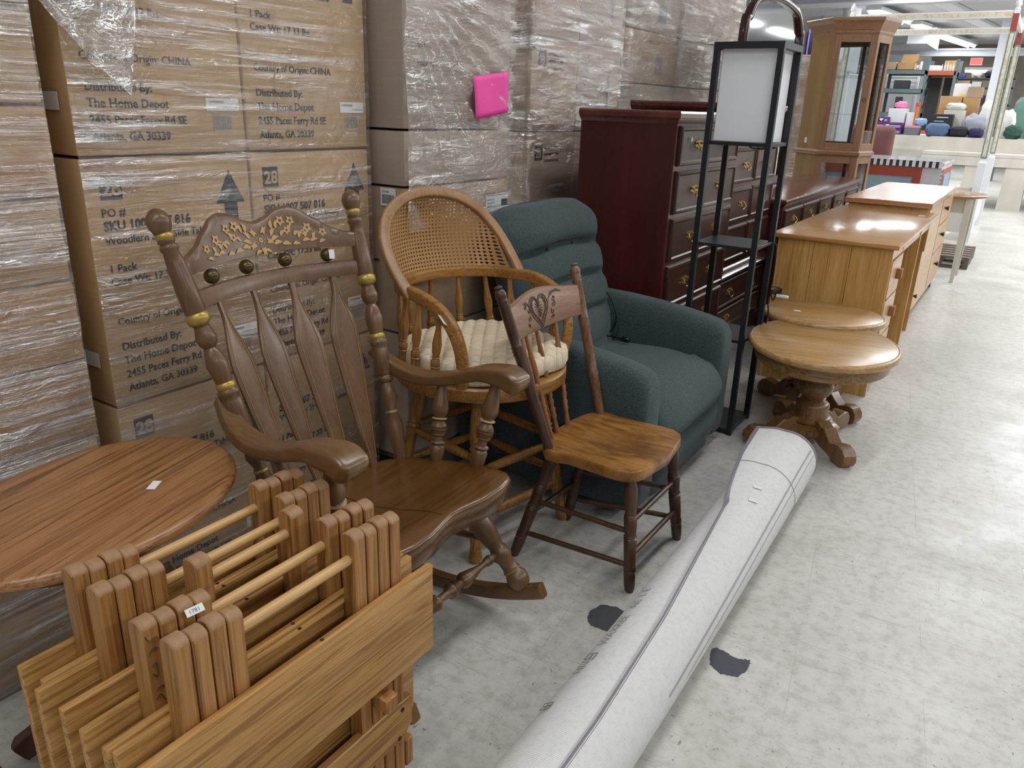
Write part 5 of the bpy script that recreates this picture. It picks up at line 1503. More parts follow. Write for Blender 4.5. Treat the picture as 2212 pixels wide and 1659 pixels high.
bm = nb(); box(bm, .165, .225, .150, .162, .584, .598, .003); obj('warning_tag', bm, M['paper'], cd)

# ================================================================== DESK
t = thing('desk', 'honey coloured oak desk with square block drawer pulls', 'desk', (-1.03, 4.10, 0))
bm = nb(); box(bm, -.035, .572, -.018, 1.66, .757, .78, .005, 2); tp = obj('desktop', bm, M['desk_top'], t)
sticker(t, (.50, 1.42, .7804), (1, 0, 0), (0, 1, 0), .04, .025)
bm = nb()
for k, (a, b_) in enumerate(((0,.178),(.180,.358),(.360,.548))): box(bm, a, b_, 0, .020, .0 if k != 9 else 0, .757, .0012)
obj('side_panel', bm, M['desk_side'], t, False)
bm = nb(); box(bm, .0, .548, .36, .378, .05, .757, .001); obj('side_panel', bm, M['desk_side'], t, False)
bm = nb(); box(bm, 0, .018, .02, 1.62, .10, .757, .001); obj('back_panel', bm, M['desk_side'], t, False)
bm = nb(); box(bm, .525, .548, .378, 1.60, .70, .757, .002); obj('apron', bm, M['desk_front'], t)
bm = nb(); box(bm, .530, .546, .02, .36, .70, .757, .001); obj('front_rail', bm, M['desk_front'], t)
for z0, z1, zk in ((.505,.695,.607),(.305,.495,.411),(.10,.295,.235)):
    bm = nb(); box(bm, .53, .552, .026, .372, z0, z1, .002); d = obj('drawer', bm, M['desk_front'], t)
    bm = nb(); box(bm, .552, .578, .225, .262, zk-.026, zk+.026, .002); obj('block_pull', bm, M['block'], d)
bm = nb(); box(bm, .470, .553, 1.035, 1.058, 0, .757, .002); obj('leg_panel', bm, M['desk_side'], t)
bm = nb(); box(bm, .0, .10, 1.035, 1.058, 0, .757, .002); obj('leg_panel', bm, M['desk_side'], t)
bm = nb(); box(bm, .478, .550, 1.46, 1.48, .555, .757, .002); obj('hanging_panel', bm, M['desk_side'], t)
bm = nb(); box(bm, .03, .53, 1.58, 1.60, .0, .757, .002); obj('side_panel', bm, M['desk_side'], t)

# ================================================================== OAK CABINET BEHIND THE DESK
t = thing('cabinet', 'light oak cabinet with dark round knobs behind the honey desk', 'cabinet', (-1.03, 5.80, 0))
bm = nb(); box(bm, -.02, .525, -.02, 1.70, .80, .835, .004); obj('top', bm, M['cab_top'], t)
bm = nb(); box(bm, .01, .505, 0, 1.68, .09, .80, .003); obj('body', bm, M['desk_front'], t)
for a in (.02, .44):
    for b_ in (.02, 1.60):
        bm = nb(); box(bm, a, a+.05, b_, b_+.05, 0, .09, .003); obj('foot', bm, M['dark_base'], t)
bm = nb(); box(bm, .505, .513, .02, .86, .12, .79, .002); dd = obj('door', bm, M['desk_front'], t)
bm = nb(); lathe(bm, (.513,.10,.20), (.535,.10,.20), [(0,.008),(.4,.008),(.5,.015),(1,.013)], 14); obj('knob', bm, M['black'], dd)
for z0, z1, y in ((.60,.79,1.08),(.38,.59,1.18),(.12,.37,1.22)):
    bm = nb(); box(bm, .505, .515, .875, 1.66, z0, z1, .002); dd = obj('drawer', bm, M['desk_front'], t)
    bm = nb(); lathe(bm, (.515,y,(z0+z1)/2+.02), (.542,y,(z0+z1)/2+.02), [(0,.009),(.4,.009),(.5,.018),(1,.015)], 14); obj('knob', bm, M['black'], dd)
bm = nb(); box(bm, .500, .512, .0, 1.68, .09, .115, .002); obj('base_rail', bm, M['desk_front'], t)

# ================================================================== ROUND TABLE + PALLET + PAINTED CHEST
t = thing('round_table', 'small round brown-topped table with grey-white tapered legs', 'table', (-.615, 7.98, 0))
bm = nb(); lathe(bm, (0,0,.725), (0,0,.75), [(0,.31),(.2,.33),(.8,.33),(1,.322)], 56); obj('tabletop', bm, M['table_edge'], t)
sticker(t, (.02, -.12, .7504), (1, 0, 0), (0, 1, 0), .04, .03); sticker(t, (.17, -.05, .7504), (1, 0, 0), (0, 1, 0), .04, .03)
bm = nb()
for a in range(4): box(bm, -.20, .20, -.212, -.196, .60, .725, .001, mtx=Matrix.Rotation(R(90*a), 4, 'Z'))
obj('apron', bm, M['offwhite'], t, False)
for sx in (-1, 1):
    for sy in (-1, 1):
        bm = nb(); ring_loft(bm, [[Vector((sx*.205+a*w_, sy*.205+b_*w_, z)) for a, b_ in ((-1,-1),(1,-1),(1,1),(-1,1))] for z, w_ in ((0,.015),(.56,.026),(.725,.026))]); obj('leg', bm, M['offwhite'], t, False)
pal = pallet('pallet', 'weathered grey pallet on the floor under the small round table end', -.86, -.345, 8.56, 9.45, .115, None, 6)
t = thing('painted_chest', 'painted chest with black and white checked edge, red and blue panels', 'chest', (-2.1, 9.5, 0))
M['red_paint'] = plain('brick_red_paint', rgb(164,74,60), .45, var=.08); M['blue_paint'] = plain('slate_blue_paint', rgb(142,170,182), .5, var=.1, nscale=12)
M['lav'] = plain('pale_lilac_paint', rgb(206,202,212), .45, var=.03); M['glossy_white'] = plain('glossy_pale_top', rgb(200,208,206), .12, coat=.6, var=.05)
bm = nb(); box(bm, 0, 1.285, 0, 1.08, .0, .90, .006); obj('body', bm, M['lav'], t)
bm = nb(); box(bm, -.01, 1.30, -.015, 1.09, .90, .93, .006); obj('lid', bm, M['glossy_white'], t)
bm = nb(); box(bm, .05, 1.10, -.008, .0, .10, .865, .002); rp = obj('red_panel', bm, M['red_paint'], t)
bm = nb(); box(bm, .12, 1.02, -.013, -.008, .14, .765, .012); obj('blue_inset', bm, M['blue_paint'], rp)
bm = nb(); box(bm, 1.285, 1.292, .10, .98, .12, .86, .002); rp = obj('red_panel', bm, M['red_paint'], t)
bm = nb(); box(bm, 1.292, 1.297, .18, .90, .16, .80, .012); obj('blue_inset', bm, M['blue_paint'], rp)
bm = nb(); k = 0; x = 0.0
while x < 1.27:
    box(bm, x, x+.032, -.018, -.0148, .872, .934, mat=k % 2); box(bm, x, x+.032, -.018, .012, .930, .934, mat=k % 2); x += .032; k += 1
obj('checked_border', bm, [M['ink'], M['paper']], t, False)
bm = nb(); z = .30; k = 0
while z < .86: box(bm, 1.2855, 1.2885, .0, .035, z, z+.022, mat=k % 2); z += .022; k += 1
obj('checked_border', bm, [M['ink'], M['paper']], t, False)

# ================================================================== CURIO CABINET
def glass_mat():
    s = NT('cabinet_glass'); tr = s.node('ShaderNodeBsdfTransparent'); gl = s.node('ShaderNodeBsdfGlossy'); mx = s.node('ShaderNodeMixShader')
    tr.inputs[0].default_value = (.86,.88,.89,1); gl.inputs['Roughness'].default_value = .02
    fr = s.node('ShaderNodeFresnel'); fr.inputs[0].default_value = 1.45; ge = s.node('ShaderNodeNewGeometry')
    s.link(s.math('MULTIPLY', s.math('ADD', fr.outputs[0], .04, True), s.math('SUBTRACT', 1.0, ge.outputs['Backfacing'])), mx.inputs[0])
    s.link(tr.outputs[0], mx.inputs[1]); s.link(gl.outputs[0], mx.inputs[2]); s.link(mx.outputs[0], s.out.inputs[0]); return s.m
M['glass'] = glass_mat()
CP = [(-2.00,8.14),(-1.745,7.88),(-1.395,7.95),(-1.325,8.24),(-1.44,8.46),(-1.88,8.52)]
cc = Vector((-1.60, 8.20, 0))
t = thing('curio_cabinet', 'tall oak curio cabinet with angled glass doors behind the dresser', 'cabinet', (cc.x, cc.y, 0))
CPl = [Vector((a-cc.x, b-cc.y, 0)) for a, b in CP]
def hexring(sc, z): return [Vector((p.x*sc, p.y*sc, z)) for p in CPl]
def crown(name, rows, mat):
    bm = nb(); ring_loft(bm, [hexring(s_, z) for z, s_ in rows]); bmesh.ops.recalc_face_normals(bm, faces=bm.faces); return obj(name, bm, mat, t, ang=20)
crown('crown', [(2.045,1.0),(2.06,1.03),(2.075,1.03),(2.08,1.05),(2.13,1.12),(2.145,1.17),(2.155,1.20),(2.175,1.20),(2.18,1.17)], M['curio_h'])
crown('waist_moulding', [(1.005,1.0),(1.012,1.05),(1.028,1.07),(1.040,1.07),(1.05,1.02),(1.055,1.0)], M['curio_h'])
crown('floor_panel', [(.0,1.03),(.10,1.03),(.105,1.0)], M['curio_h'])
def facet(i, z0, z1, name, door=True):
    a, b_ = CPl[i], CPl[(i+1) % 6]; d = (b_-a); L = d.length; dn = d.normalized(); n = Vector((dn.y, -dn.x, 0)); w = .058 if i != 2 else .045
    m = Matrix((dn, n*-1, Vector((0,0,1)))).transposed().to_4x4(); m.translation = a
    bm = nb()
    box(bm, 0, w, 0, .022, z0, z1, .002, mtx=m); box(bm, L-w, L, 0, .022, z0, z1, .002, mtx=m)
    fr = obj(name, bm, M['curio'], t, ang=30)
    bm = nb(); box(bm, w, L-w, 0, .022, z0, z0+.065, .002, mtx=m); obj('bottom_rail', bm, M['curio_h'], fr)
    bm = nb(); box(bm, w, L-w, 0, .022, z1-.065, z1, .002, mtx=m); obj('top_rail', bm, M['curio_h'], fr)
    bm = nb(); box(bm, w, L-w, .008, .012, z0+.065, z1-.065, mtx=m); obj('pane', bm, M['glass'], fr, False)
    return fr, m, L
for z0, z1 in ((1.055,2.045),(.105,1.005)):
    for i in (1, 2, 3, 4):
        fr, m, L = facet(i, z0, z1, 'door' if i in (1, 2) else 'side_frame')
        if i == 1 and z0 > 1:
            bm = nb(); c = m @ Vector((L-.03, -.012, 1.50)); tube(bm, [c+Vector((0, -.004, 0))+.014*Vector((math.cos(q), 0, math.sin(q))) for q in [k*math.pi/6 for k in range(12)]], .003, 6, True); obj('ring_pull', bm, M['black'], fr)
a, b_ = CPl[0], CPl[1]; d = b_-a; dn = d.normalized(); n = Vector((dn.y, -dn.x, 0)); m = Matrix((dn, -n, Vector((0,0,1)))).transposed().to_4x4(); m.translation = a
bm = nb(); box(bm, 0, d.length, 0, .018, .105, 2.06, .001, mtx=m); sp_ = obj('side_panel', bm, M['curio_side'], t)
c = m @ Vector((.14, -.001, 1.13)); sticker(sp_, c, dn, (0,0,1), .04, .05)
a, b_ = CPl[5], CPl[0]; d = b_-a; dn = d.normalized(); m = Matrix((dn, Vector((-dn.y, dn.x, 0)), Vector((0,0,1)))).transposed().to_4x4(); m.translation = a
bm = nb(); box(bm, 0, d.length, 0, .018, .105, 2.06, .001, mtx=m); obj('side_panel', bm, M['curio_side'], t)
for z in (1.37, 1.70): crown('glass_shelf', [(z,.93),(z+.006,.93)], M['glass'])
bm = nb(); box(bm, .0, .03, .24, .27, .105, 2.05); obj('inner_post', bm, M['dark_base'], t)

# brown wrapped furniture + mattress behind
bm = nb(); box(bm, -2.30, -1.98, 8.7, 9.45, 0, 1.93, .02, 3); tag(obj('wrapped_furniture', bm, M['card2']), 'tall brown wrapped furniture piece left of the curio cabinet', 'furniture')
film_shell('stretch_wrap', 'brownish film around the tall wrapped piece left of the curio cabinet', M['film_mid'], -1.978, 8.69, 9.45, .1, 1.92, .3, .012, 40, 60, .012, 31)
t = thing('mattress', 'rolled mattress box in black, purple and white above the brown wrapped piece', 'mattress box', (-2.9, 11.4, 0))
bm = nb(); box(bm, 0, .36, 0, .5, 1.9, 2.42, .05, 4); obj('case', bm, M['black'], t)
bm = nb(); box(bm, .35, .62, .0, .5, 1.9, 2.46, .03, 3); obj('white_end', bm, M['white'], t)
for x in (.03, .29):
    bm = nb(); box(bm, x, x+.03, -.004, .504, 1.895, 2.43, .01); obj('purple_strip', bm, plain('violet_strip', rgb(140,104,214), .5), t)
bm = nb(); box(bm, -.1, .62, .05, .6, 0, 1.9, .01); obj('white_cabinet', bm, M['white'], t)
# reddish upholstered chair and mauve piece seen through the curio
t = thing('rose_chair', 'dull rose upholstered chair seen through the curio cabinet glass', 'chair', (-2.6, 12.6, 0))
M['rose'] = plain('dull_rose_fabric', rgb(122,84,82), .9, var=.1)
bm = nb(); box(bm, 0, .75, 0, .7, .0, .55, .06, 4); obj('seat', bm, M['rose'], t)
bm = nb(); box(bm, 0, .75, .5, .72, .4, 1.25, .09, 4); obj('backrest', bm, M['rose'], t)
for x in (-.12, .72):
    bm = nb(); box(bm, x, x+.16, 0, .7, .1, .75, .06, 4); obj('arm', bm, M['rose'], t)

# ================================================================== CANOPY BED
M['stencil_band'] = None
def vine_mat():
    s = NT('painted_vine_panel'); b = s.bsdf(rgb(214,208,186), .5)
    v = s.coord('Object', (14, 14, 9)); n = s.noise(v, 1., 3, .6, 1.5)
    c = s.ramp(n, [(.50, rgb(214,209,192)), (.58, rgb(198,176,140)), (.66, rgb(212,206,186))]); s.link(c, b.inputs['Base Color']); return s.m
M['vine'] = vine_mat(); M['sage'] = plain('sage_green_paint', rgb(128,146,140), .5); M['brick'] = plain('brick_red_cap', rgb(150,66,62), .5)
t = thing('canopy_bed', 'white four-post canopy bed frame with painted vine panels and red post tops', 'bed', (-.52, 10.65, 0))
XL = -1.68; YL = 1.85
for x, y in ((0,0),(0,YL),(XL,0),(XL,YL)):
    bm = nb(); ring_loft(bm, [[Vector((x+a*w_, y+b_*w_, z)) for a, b_ in ((-1,-1),(1,-1),(1,1),(-1,1))] for z, w_ in ((0,.042),(.90,.042),(.93,.03),(2.50,.026))]); p = obj('post', bm, M['white'], t, False)
    bm = nb(); ring_loft(bm, [[Vector((x+a*w_, y+b_*w_, z)) for a, b_ in ((-1,-1),(1,-1),(1,1),(-1,1))] for z, w_ in ((.95,.0315),(2.28,.0285))]); obj('green_edge', bm, M['sage'], p, False)
    bm = nb(); box(bm, x-.017, x+.017, y-.0335, y+.0335, .97, 2.26); box(bm, x-.0335, x+.0335, y-.017, y+.017, .97, 2.26); obj('vine_panel', bm, M['vine'], p, False)
    bm = nb(); box(bm, x-.030, x+.030, y-.030, y+.030, 2.28, 2.46, .003); obj('red_cap', bm, M['brick'], p)
    bm = nb(); lathe(bm, (x,y,2.50), (x,y,2.62), [(0,.03),(.2,.02),(.4,.032),(.7,.026),(1,.006)], 14); obj('finial', bm, M['white'], p)
for (p0, p1) in (((XL,0,2.455),(0,0,2.455)), ((XL,YL,2.455),(0,YL,2.455)), ((0,0,2.455),(0,YL,2.455)), ((XL,0,2.455),(XL,YL,2.455))):
    bm = nb(); beam(bm, p0, p1, .035, .075, Vector((0,0,1)), .003); r_ = obj('canopy_rail', bm, M['white'], t)
    a, b_ = Vector(p0), Vector(p1); dd_ = (b_-a).normalized(); side = Vector((dd_.y, -dd_.x, 0))
    bm = nb(); beam(bm, a+side*.0182+Vector((0,0,.0)), b_+side*.0182, .002, .045, Vector((0,0,1))); obj('vine_panel', bm, M['vine'], r_, False)
bm = nb(); P = [(XL+.04,.10),(XL+.04,.56),(-.04,.62),(-.04,.10)]
poly(bm, [(x, -.012, z) for x, z in P], (0,.025,0)); obj('footboard', bm, M['offwhite'], t)
bm = nb(); box(bm, -.012, .012, .04, YL-.04, .12, .42, .003); obj('side_rail', bm, M['white'], t)
bm = nb(); poly(bm, [(.02, .05, .02),(.02, .9, .02),(.02, .9, .50),(.02, .05, .64)], (-.03,0,0)); obj('leaning_panel', bm, M['white'], t)
# ================================================================== SALES TABLES AND GOODS FAR BEHIND
def cloth_mat():
    s = NT('cream_table_sheet'); b = s.bsdf(rgb(206,200,188), .9)
    c = s.ramp(s.noise(s.coord('Object', (1.2,1,.6)), 2.5, 4), [(.3, rgb(190,184,172)), (.7, rgb(212,207,197))]); s.link(c, b.inputs['Base Color']); return s.m
M['sheet'] = cloth_mat()
def draped_table(label, x0, x1, y0, y1, h, zb=.35):
    t = thing('sales_table', label, 'table', (x0, y0, 0))
    W_, D_ = x1-x0, y1-y0
    bm = nb(); box(bm, 0, W_, 0, D_, h-.05, h-.012, .004); obj('tabletop', bm, M['offwhite'], t)
    bm = nb()
    def dr(u, v):
        x = -.01+(W_+.02)*u; z = h-(h-zb)*v; y = -.012-.035*v*(.5+.5*math.sin(x*7+math.sin(x*3)*1.5))*min(1, v*3)-.02*math.exp(-((z-(h-.24))/.02)**2)
        return Vector((x, y, z))
    grid(bm, dr, int(W_*16), 16); def_ = None
    box(bm, -.01, W_+.01, -.012, D_, h-.012, h); obj('cloth', bm, M['sheet'], t, ang=60)
    for x in (.1, W_/2, W_-.1):
        for y in (.08, D_-.08):
            bm = nb(); box(bm, x-.02, x+.02, y-.02, y+.02, 0, h-.05); obj('leg', bm, M['steel_white'], t)
    return t
draped_table('long cloth covered sales table heaped with goods in the background', -5.2, 5.0, 15.7, 17.4, 1.085, .62)
t = thing('bench', 'low white plank bench in front of the far sales table', 'bench', (-1.65, 15.1, 0))
bm = nb(); box(bm, 0, 4.6, 0, .55, .80, .86, .006); obj('top', bm, M['sheet'], t)
bm = nb(); box(bm, 0, 4.6, -.02, .0, .66, .80, .004); obj('front_board', bm, M['sheet'], t)
for i in range(8):
    x = .25+i*.58; bm = nb(); ring_loft(bm, [[Vector((x+a*w_, y, z)) for a, y in ((-1,0),(1,0),(1,.02),(-1,.02))] for z, w_ in ((0,.17),(.66,.15))]); obj('plank_leg', bm, M['sheet'], t, False)
TZ = 1.087
def carton(name, label, x0, x1, y0, y1, z0, z1, mat, flaps=False, lid=None, cat='box', group=None):
    t = thing(name, label, cat, ((x0+x1)/2, (y0+y1)/2, z0), 0, group)
    w_, d_, h_ = (x1-x0)/2, (y1-y0)/2, z1-z0
    bm = nb(); 
    if flaps:
        for (a, b_, c, d) in ((-w_,w_,-d_,-d_+.006),(-w_,w_,d_-.006,d_),(-w_,-w_+.006,-d_,d_),(w_-.006,w_,-d_,d_)): box(bm, a, b_, c, d, 0, h_)
        box(bm, -w_, w_, -d_, d_, 0, .006)
    else: box(bm, -w_, w_, -d_, d_, 0, h_, .006)
    obj('body', bm, mat, t)
    if flaps:
        bm = nb(); poly(bm, [(-w_,d_,h_),(w_,d_,h_),(w_*1.05,d_+.08,h_+.38*min(1, w_*3)),(-w_*.8,d_+.08,h_+.38*min(1, w_*3))], (0,.005,0)); obj('flap', bm, mat, t, False)
        bm = nb(); poly(bm, [(w_,-d_,h_),(w_,d_,h_),(w_+.09,d_,h_+.10),(w_+.09,-d_,h_+.10)], (.004,0,0)); obj('flap', bm, mat, t, False)
    if lid is not None:
        bm = nb(); box(bm, -w_-.008, w_+.008, -d_-.008, d_+.008, h_-.03, h_+.01, .004); obj('lid', bm, lid, t)
    return t
def soft(name, label, cat, c, r, mat, n=.18, seed=0, sq=.6, group=None):
    bm = nb(); NU, NV = 30, 18; rings = []
    for j in range(NV+1):
        ph = math.pi*j/NV; rg = []
        for i in range(NU):
            a = 2*math.pi*i/NU
            x = math.sin(ph)**sq*math.copysign(abs(math.cos(a))**sq, math.cos(a)); y = math.sin(ph)**sq*math.copysign(abs(math.sin(a))**sq, math.sin(a)); z = math.copysign(abs(math.cos(ph))**(sq+.2), math.cos(ph))
            k = 1+n*noise.noise(Vector((x*2.2+seed, y*2.2, z*3.1+seed)))
            rg.append(Vector((x*r[0]*k, y*r[1]*k, max(-1, z)*r[2]*k if z > -.8 else -r[2])))
        rings.append(rg)
    ring_loft(bm, rings); bmesh.ops.recalc_face_normals(bm, faces=bm.faces)
    zmin = min(v.co.z for v in bm.verts)
    for v in bm.verts: v.co.z -= zmin
    o = obj(name, bm, mat, None, ang=180); o.location = c
    return tag(o, label, cat, group)
Y0 = 15.95
C = {k: plain(k, v, rg_, var=.06) for k, v, rg_ in (('hot_pink_cloth', rgb(238,130,176), .8), ('orange_tube', rgb(226,120,44), .5), ('red_lid', rgb(206,58,44), .5), ('pale_blue_cloth', rgb(140,178,214), .8), ('denim_cloth', rgb(84,104,138), .85),
     ('black_cloth', rgb(36,38,46), .85), ('navy_cloth', rgb(46,42,84), .85), ('grey_cloth', rgb(160,164,176), .85), ('green_cloth', rgb(50,86,72), .85), ('white_cloth', rgb(222,220,218), .8), ('black_carton', rgb(40,40,44), .5), ('grey_bin', rgb(108,112,118), .5), ('pink_bin', rgb(200,140,160), .5), ('yellow_note', rgb(226,222,90), .5), ('teal_bag', rgb(96,136,124), .6), ('royal_blue_tub', rgb(44,58,150), .5))}
carton('storage_tub', 'white plastic tub with a pink cloth on top, above purple boxes', -2.42, -2.14, Y0+.05, Y0+.45, 1.282, 1.52, M['white'])
soft('pink_cloth', 'bright pink cloth heaped on the white tub', 'cloth', (-2.26, Y0+.25, 1.53), (.10,.10,.055), C['hot_pink_cloth'], .3, 3)
for i, (x0, x1, z0, z1, lab) in enumerate(((-2.62,-2.36,1.282,1.375,'short purple box at the top left of the purple stack'), (-2.62,-2.13,TZ+.097,1.280,'middle wide purple box under the white tub'), (-2.62,-2.13,TZ,TZ+.095,'bottom wide purple box on the cloth table'))):
    t = carton('purple_box', lab, x0, x1, Y0-.12 if i else Y0-.12, Y0+.18 if i else Y0+.0, z0, z1, M['purple'], group='purple boxes on the far table')
    bm = nb(); w_ = (x1-x0)/2
    d2 = .15 if i else .06
    for k in range(2): box(bm, w_-.20, w_-.03, -d2-.002, -d2, .022+.022*k, .030+.022*k); box(bm, -w_+.04, -w_+.18, -d2-.002, -d2, .022+.022*k, .030+.022*k)
    poly(bm, [(-.03,-d2-.001,.065),(.03,-d2-.001,.065),(.03,-d2-.001,.045),(0,-d2-.001,.020),(-.03,-d2-.001,.045)], (0,-.002,0))
    obj('white_print', bm, M['paper'], t, False)
carton('storage_tub', 'white tub right of the purple boxes', -2.12, -1.99, Y0+.1, Y0+.4, TZ, 1.46, M['white'])
bm = nb(); lathe(bm, (-1.965, Y0+.1, TZ), (-1.965, Y0+.1, 1.56), [(0,.032),(1,.032)], 16); b_ = obj('orange_canister', bm, C['orange_tube']); tag(b_, 'upright orange canister with red cap on the far table', 'canister')
bm = nb(); lathe(bm, (-1.965, Y0+.1, 1.56), (-1.965, Y0+.1, 1.63), [(0,.035),(.9,.035),(1,.03)], 16); obj('cap', bm, C['red_lid'], b_)
carton('storage_bin', 'grey and pink storage bin at the table front below the orange canister', -2.08, -1.84, Y0-.15, Y0+.08, TZ, 1.235, C['grey_bin'], lid=C['pink_bin'])
soft('folded_cloth', 'pale blue cloth lying on the grey bin', 'cloth', (-1.86, Y0-.02, 1.25), (.10,.10,.06), C['pale_blue_cloth'], .3, 8)
soft('bedding_bag', 'blue denim coloured bundle in clear bag at the table front', 'bundle', (-1.565, Y0-.08, TZ), (.185,.16,.105), C['denim_cloth'], .14, 2, .5)
soft('bundle', 'black folded bundle right of the denim one', 'bundle', (-1.235, Y0-.08, TZ), (.14,.15,.085), C['black_cloth'], .16, 5, .5)
soft('bundle', 'navy bundle with a red spot at the table front', 'bundle', (-.975, Y0-.08, TZ), (.115,.14,.075), C['navy_cloth'], .2, 9, .55)
soft('clothes_pile', 'grey and white striped clothes heaped above the dark bundles', 'clothes', (-1.05, Y0+.30, TZ), (.17,.17,.19), C['grey_cloth'], .25, 12, .7)
t = carton('black_carton', 'black printed carton behind the denim bundle', -1.70, -1.38, Y0+.16, Y0+.34, TZ, 1.45, C['black_carton'])
bm = nb(); box(bm, -.10, .08, -.093, -.09, .30, .315); box(bm, -.13, .02, -.093, -.09, .24, .25); obj('white_print', bm, M['paper'], t, False)
carton('white_bin', 'large white bin filled with linens in the middle of the far table', -1.56, -1.24, Y0+.36, Y0+.66, TZ, 1.52, M['offwhite'])
soft('linen_pile', 'white linens bulging from the white bin', 'linen', (-1.40, Y0+.50, 1.525), (.15,.13,.06), C['white_cloth'], .2, 4)
carton('cardboard_box', 'large brown carton with open flap behind the linens', -1.70, -1.36, Y0+.72, Y0+1.1, TZ, 1.76, M['card3'])
carton('cardboard_box', 'smaller brown carton right of the large open one', -1.33, -1.08, Y0+.76, Y0+1.05, TZ, 1.74, M['card3'])
t = carton('paper_bag', 'upright white paper board with yellow mark above the cartons', -1.53, -1.27, Y0+1.15, Y0+1.17, 1.74, 1.97, M['paper']); t.location.z = 1.75; t.location.y = Y0+.9
bm = nb(); box(bm, -.03, .06, -.012, -.0105, .0, .05); obj('yellow_mark', bm, C['yellow_note'], t, False)
carton('cardboard_box', 'brown carton on top of the smaller carton', -1.30, -1.06, Y0+.78, Y0+1.03, 1.742, 1.92, M['card2'])
soft('plastic_bags', 'heap of white and lilac plastic bags at the right of the cartons', 'bags', (-.90, Y0+.72, TZ), (.14,.18,.30), C['white_cloth'], .25, 15, .8)
soft('white_sack', 'white sack between the painted bed posts', 'bag', (-.56, Y0+.25, TZ), (.12,.16,.23), C['white_cloth'], .2, 17, .75)
soft('green_bundle', 'dark green bundle right of the painted bed posts', 'bundle', (-.44, Y0-.05, TZ), (.13,.12,.11), C['green_cloth'], .25, 21, .7)
soft('grey_bundle', 'pale grey plastic bundle at the right edge of the picture', 'bundle', (-.16, Y0-.06, TZ), (.12,.12,.08), C['grey_cloth'], .2, 24, .6)
soft('teal_bag', 'teal plastic bag at the right edge of the picture', 'bag', (-.38, Y0+.75, TZ), (.16,.15,.33), C['teal_bag'], .2, 27, .6)

# ---------------------------------------------------------------- shelving rack further back
M['rack_green'] = plain('grey_green_rack_steel', rgb(92,106,108), .5); M['rack_red'] = plain('orange_red_beam', rgb(172,84,62), .5); M['dark_panel'] = plain('dark_mesh_panel', rgb(66,66,62), .7, var=.1)
t = thing('storage_rack', 'tall warehouse rack with orange-red beam and dark back panels', 'rack', (-3.6, 22.2, 0))
for x in (0, .92, 1.55):
    for y in (0, .8):
        bm = nb(); box(bm, x-.035, x+.035, y-.03, y+.03, 0, 2.72 if x > .5 else 2.5); obj('upright', bm, M['rack_green'], t)
for x0, x1, z, mt in ((0,.92,2.38,'rack_green'),(0,.92,1.95,'rack_green'),(0,.92,1.4,'rack_green'),(.92,1.55,2.36,'rack_red'),(.92,1.55,1.0,'rack_red')):
    for y in (0, .8):
        bm = nb(); box(bm, x0, x1, y-.03, y+.03, z, z+.09); obj('beam', bm, M[mt], t)
    bm = nb(); box(bm, x0, x1, 0, .8, z+.09, z+.10); obj('shelf_deck', bm, M['dark_panel'] if mt == 'rack_green' else M['block'], t)
bm = nb(); box(bm, .96, 1.22, .70, .72, .5, 2.34); obj('back_panel', bm, M['dark_panel'], t)
bm = nb(); box(bm, 1.27, 1.50, .70, .72, .5, 2.34); obj('back_panel', bm, M['dark_panel'], t)
for k in range(3):
    bm = nb(); beam(bm, (.92, .0, 1.5+.3*k), (.92, .8, 1.8+.3*k), .02, .03); obj('brace', bm, M['rack_green'], t)
carton('cardboard_box', 'open brown carton with tall flap on the top shelf of the rack', -3.36, -2.98, 22.25, 22.6, 2.482, 2.64, M['card3'], True)
carton('cardboard_box', 'brown carton further left on the rack shelf seen by the cabinet', -3.58, -3.39, 22.25, 22.6, 2.482, 2.66, M['card2'])
carton('white_carton', 'flat white carton on the orange-red shelf', -2.66, -2.42, 22.25, 22.6, 2.462, 2.58, M['paper'])
for i, x in enumerate((-2.38,-2.32,-2.26,-2.20,-2.14)):
    bm = nb(); hh = .15+.03*(i % 3); lathe(bm, (x, 22.3, 2.462), (x, 22.3, 2.462+hh), [(0,.020),(.65,.020),(.75,.009),(1,.009)], 10)
    tag(obj('bottle', bm, M['offwhite']), ('leftmost', 'second from left', 'middle', 'second from right', 'rightmost')[i]+' of the pale bottles on the orange-red shelf', 'bottle', 'bottles on the rack')
carton('carton', 'small brown carton behind the bottles on the rack', -2.36, -2.10, 22.5, 22.8, 2.462, 2.70, M['card3'])
carton('monitor_box', 'large black box on the middle shelf of the rack', -3.36, -3.02, 22.2, 22.5, 2.052, 2.24, C['black_carton'])
t = carton('speaker', 'tall black speaker on the lower shelf of the rack', -3.26, -3.12, 22.2, 22.4, 1.502, 1.86, C['black_carton'])
carton('storage_tub', 'royal blue tub right of the bottles on the far shelving', -1.97, -1.86, 22.32, 22.6, 2.312, 2.40, C['royal_blue_tub'])
t = thing('sales_shelf', 'cluttered shelf with boxes and clothes behind the white column', 'shelf', (-2.02, 22.3, 0))
for z in (1.2, 1.7, 2.08, 2.28):
    bm = nb(); box(bm, 0, 1.2, 0, .5, z, z+.03); obj('shelf', bm, M['dark_panel'], t)
for x in (0, 1.16):
    bm = nb(); box(bm, x, x+.04, 0, .5, 0, 2.3); obj('upright', bm, M['rack_green'], t)
for i, (x0, x1, z0, h_, mt, lab) in enumerate(((-1.99,-1.72,2.112,.15,M['card2'],'brown carton at the left end of the cluttered shelf'), (-1.68,-1.48,2.112,.12,M['offwhite'],'white carton in the middle of the cluttered shelf'), (-1.95,-1.60,1.732,.26,M['card3'],'brown carton on the middle board of the cluttered shelf'), (-1.55,-1.30,1.732,.2,C['black_carton'],'black carton on the middle board of the cluttered shelf'))):
    carton('carton', lab, x0, x1, 22.35, 22.7, z0, z0+h_, mt)
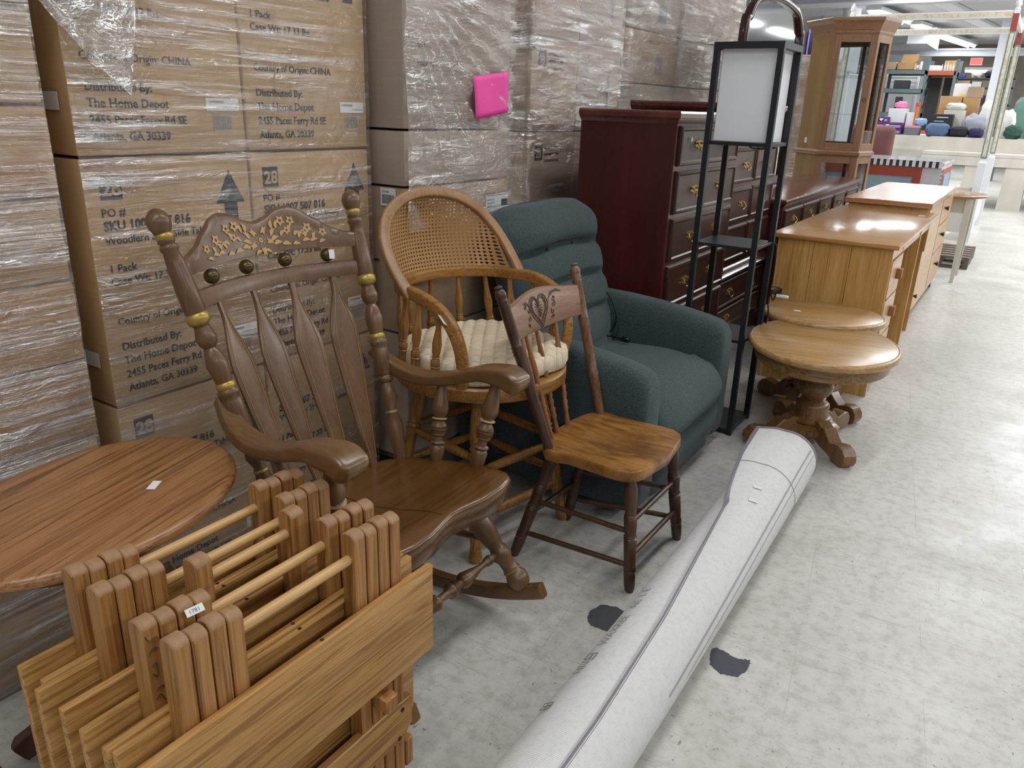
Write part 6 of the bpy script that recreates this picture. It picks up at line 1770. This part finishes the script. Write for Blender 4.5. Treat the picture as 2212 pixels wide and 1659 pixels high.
soft('clothes_pile', 'dark clothes heaped at the right end of the cluttered shelf', 'clothes', (-1.32, 22.5, 2.312), (.14,.18,.09), C['black_cloth'], .25, 41, .7)
soft('clothes_pile', 'light clothes heaped left of the dark pile on the shelf top', 'clothes', (-1.62, 22.5, 2.312), (.12,.16,.08), C['white_cloth'], .25, 43, .7)
# louvred white partition behind the cabinet
t = thing('louvred_partition', 'white slatted partition seen through the curio glass', 'partition', (-5.6, 23.6, 0))
bm = nb()
for k in range(20): box(bm, 0, 2.6, 0, .03, .5+k*.11, .5+k*.11+.075)
obj('slat_panel', bm, M['wallw'], t, False)
for x in (0, 1.3, 2.57):
    bm = nb(); box(bm, x, x+.05, -.02, .05, 0, 2.75); obj('upright', bm, M['steel_white'], t)
# dark clothing racks seen through the curio glass
for i, (x, lab) in enumerate(((-4.6,'rack of dark clothes seen through the left curio door'), (-3.9,'rack of grey clothes seen through the curio cabinet'))):
    t = thing('clothes_rack', lab, 'clothes rack', (x, 17.9, 0))
    bm = nb(); tube(bm, [(0,0,0),(0,0,1.9),(.6,0,1.9),(.6,0,0)], .015, 8); obj('rail', bm, M['steel_white'], t)
    for k in range(9):
        bm = nb(); xx = .04+.06*k; hh = .7+.12*((k*7) % 3)
        ring_loft(bm, [[Vector((xx+a*.022, b_*w_, z)) for a, b_ in ((-1,-1),(1,-1),(1,1),(-1,1))] for z, w_ in ((1.86-hh,.26),(1.5,.22),(1.80,.20),(1.87,.03))])
        g = obj('garment', bm, (C['black_cloth'], C['navy_cloth'], C['grey_cloth'])[(k+i) % 3 if i else (k % 2)], t, False)
# exit sign
def exit_mat():
    s = NT('lit_exit_sign'); b = s.bsdf(rgb(240,120,116), .5); b.inputs['Emission Color'].default_value = (.9,.18,.16,1); b.inputs['Emission Strength'].default_value = .9; return s.m
t = thing('exit_sign', 'lit red EXIT sign on the far concrete wall', 'sign', (-2.26, 29.93, 3.12))
bm = nb(); box(bm, -.17, .17, -.05, .05, -.11, .11, .01); obj('housing', bm, plain('sign_housing', rgb(236,190,184), .5, emit=(.9,.55,.5,1), es=.5), t)
bm = nb(); box(bm, -.15, .15, -.055, -.05, -.09, .09); obj('face', bm, exit_mat(), t)
bm = nb(); text_mesh(bm, 'EXIT', .12, face_my(-.125, -.056, -.042), .003, .001); obj('lettering', bm, plain('exit_letters', rgb(255,90,84), .5, emit=(1,.12,.1,1), es=1.6), t, False)
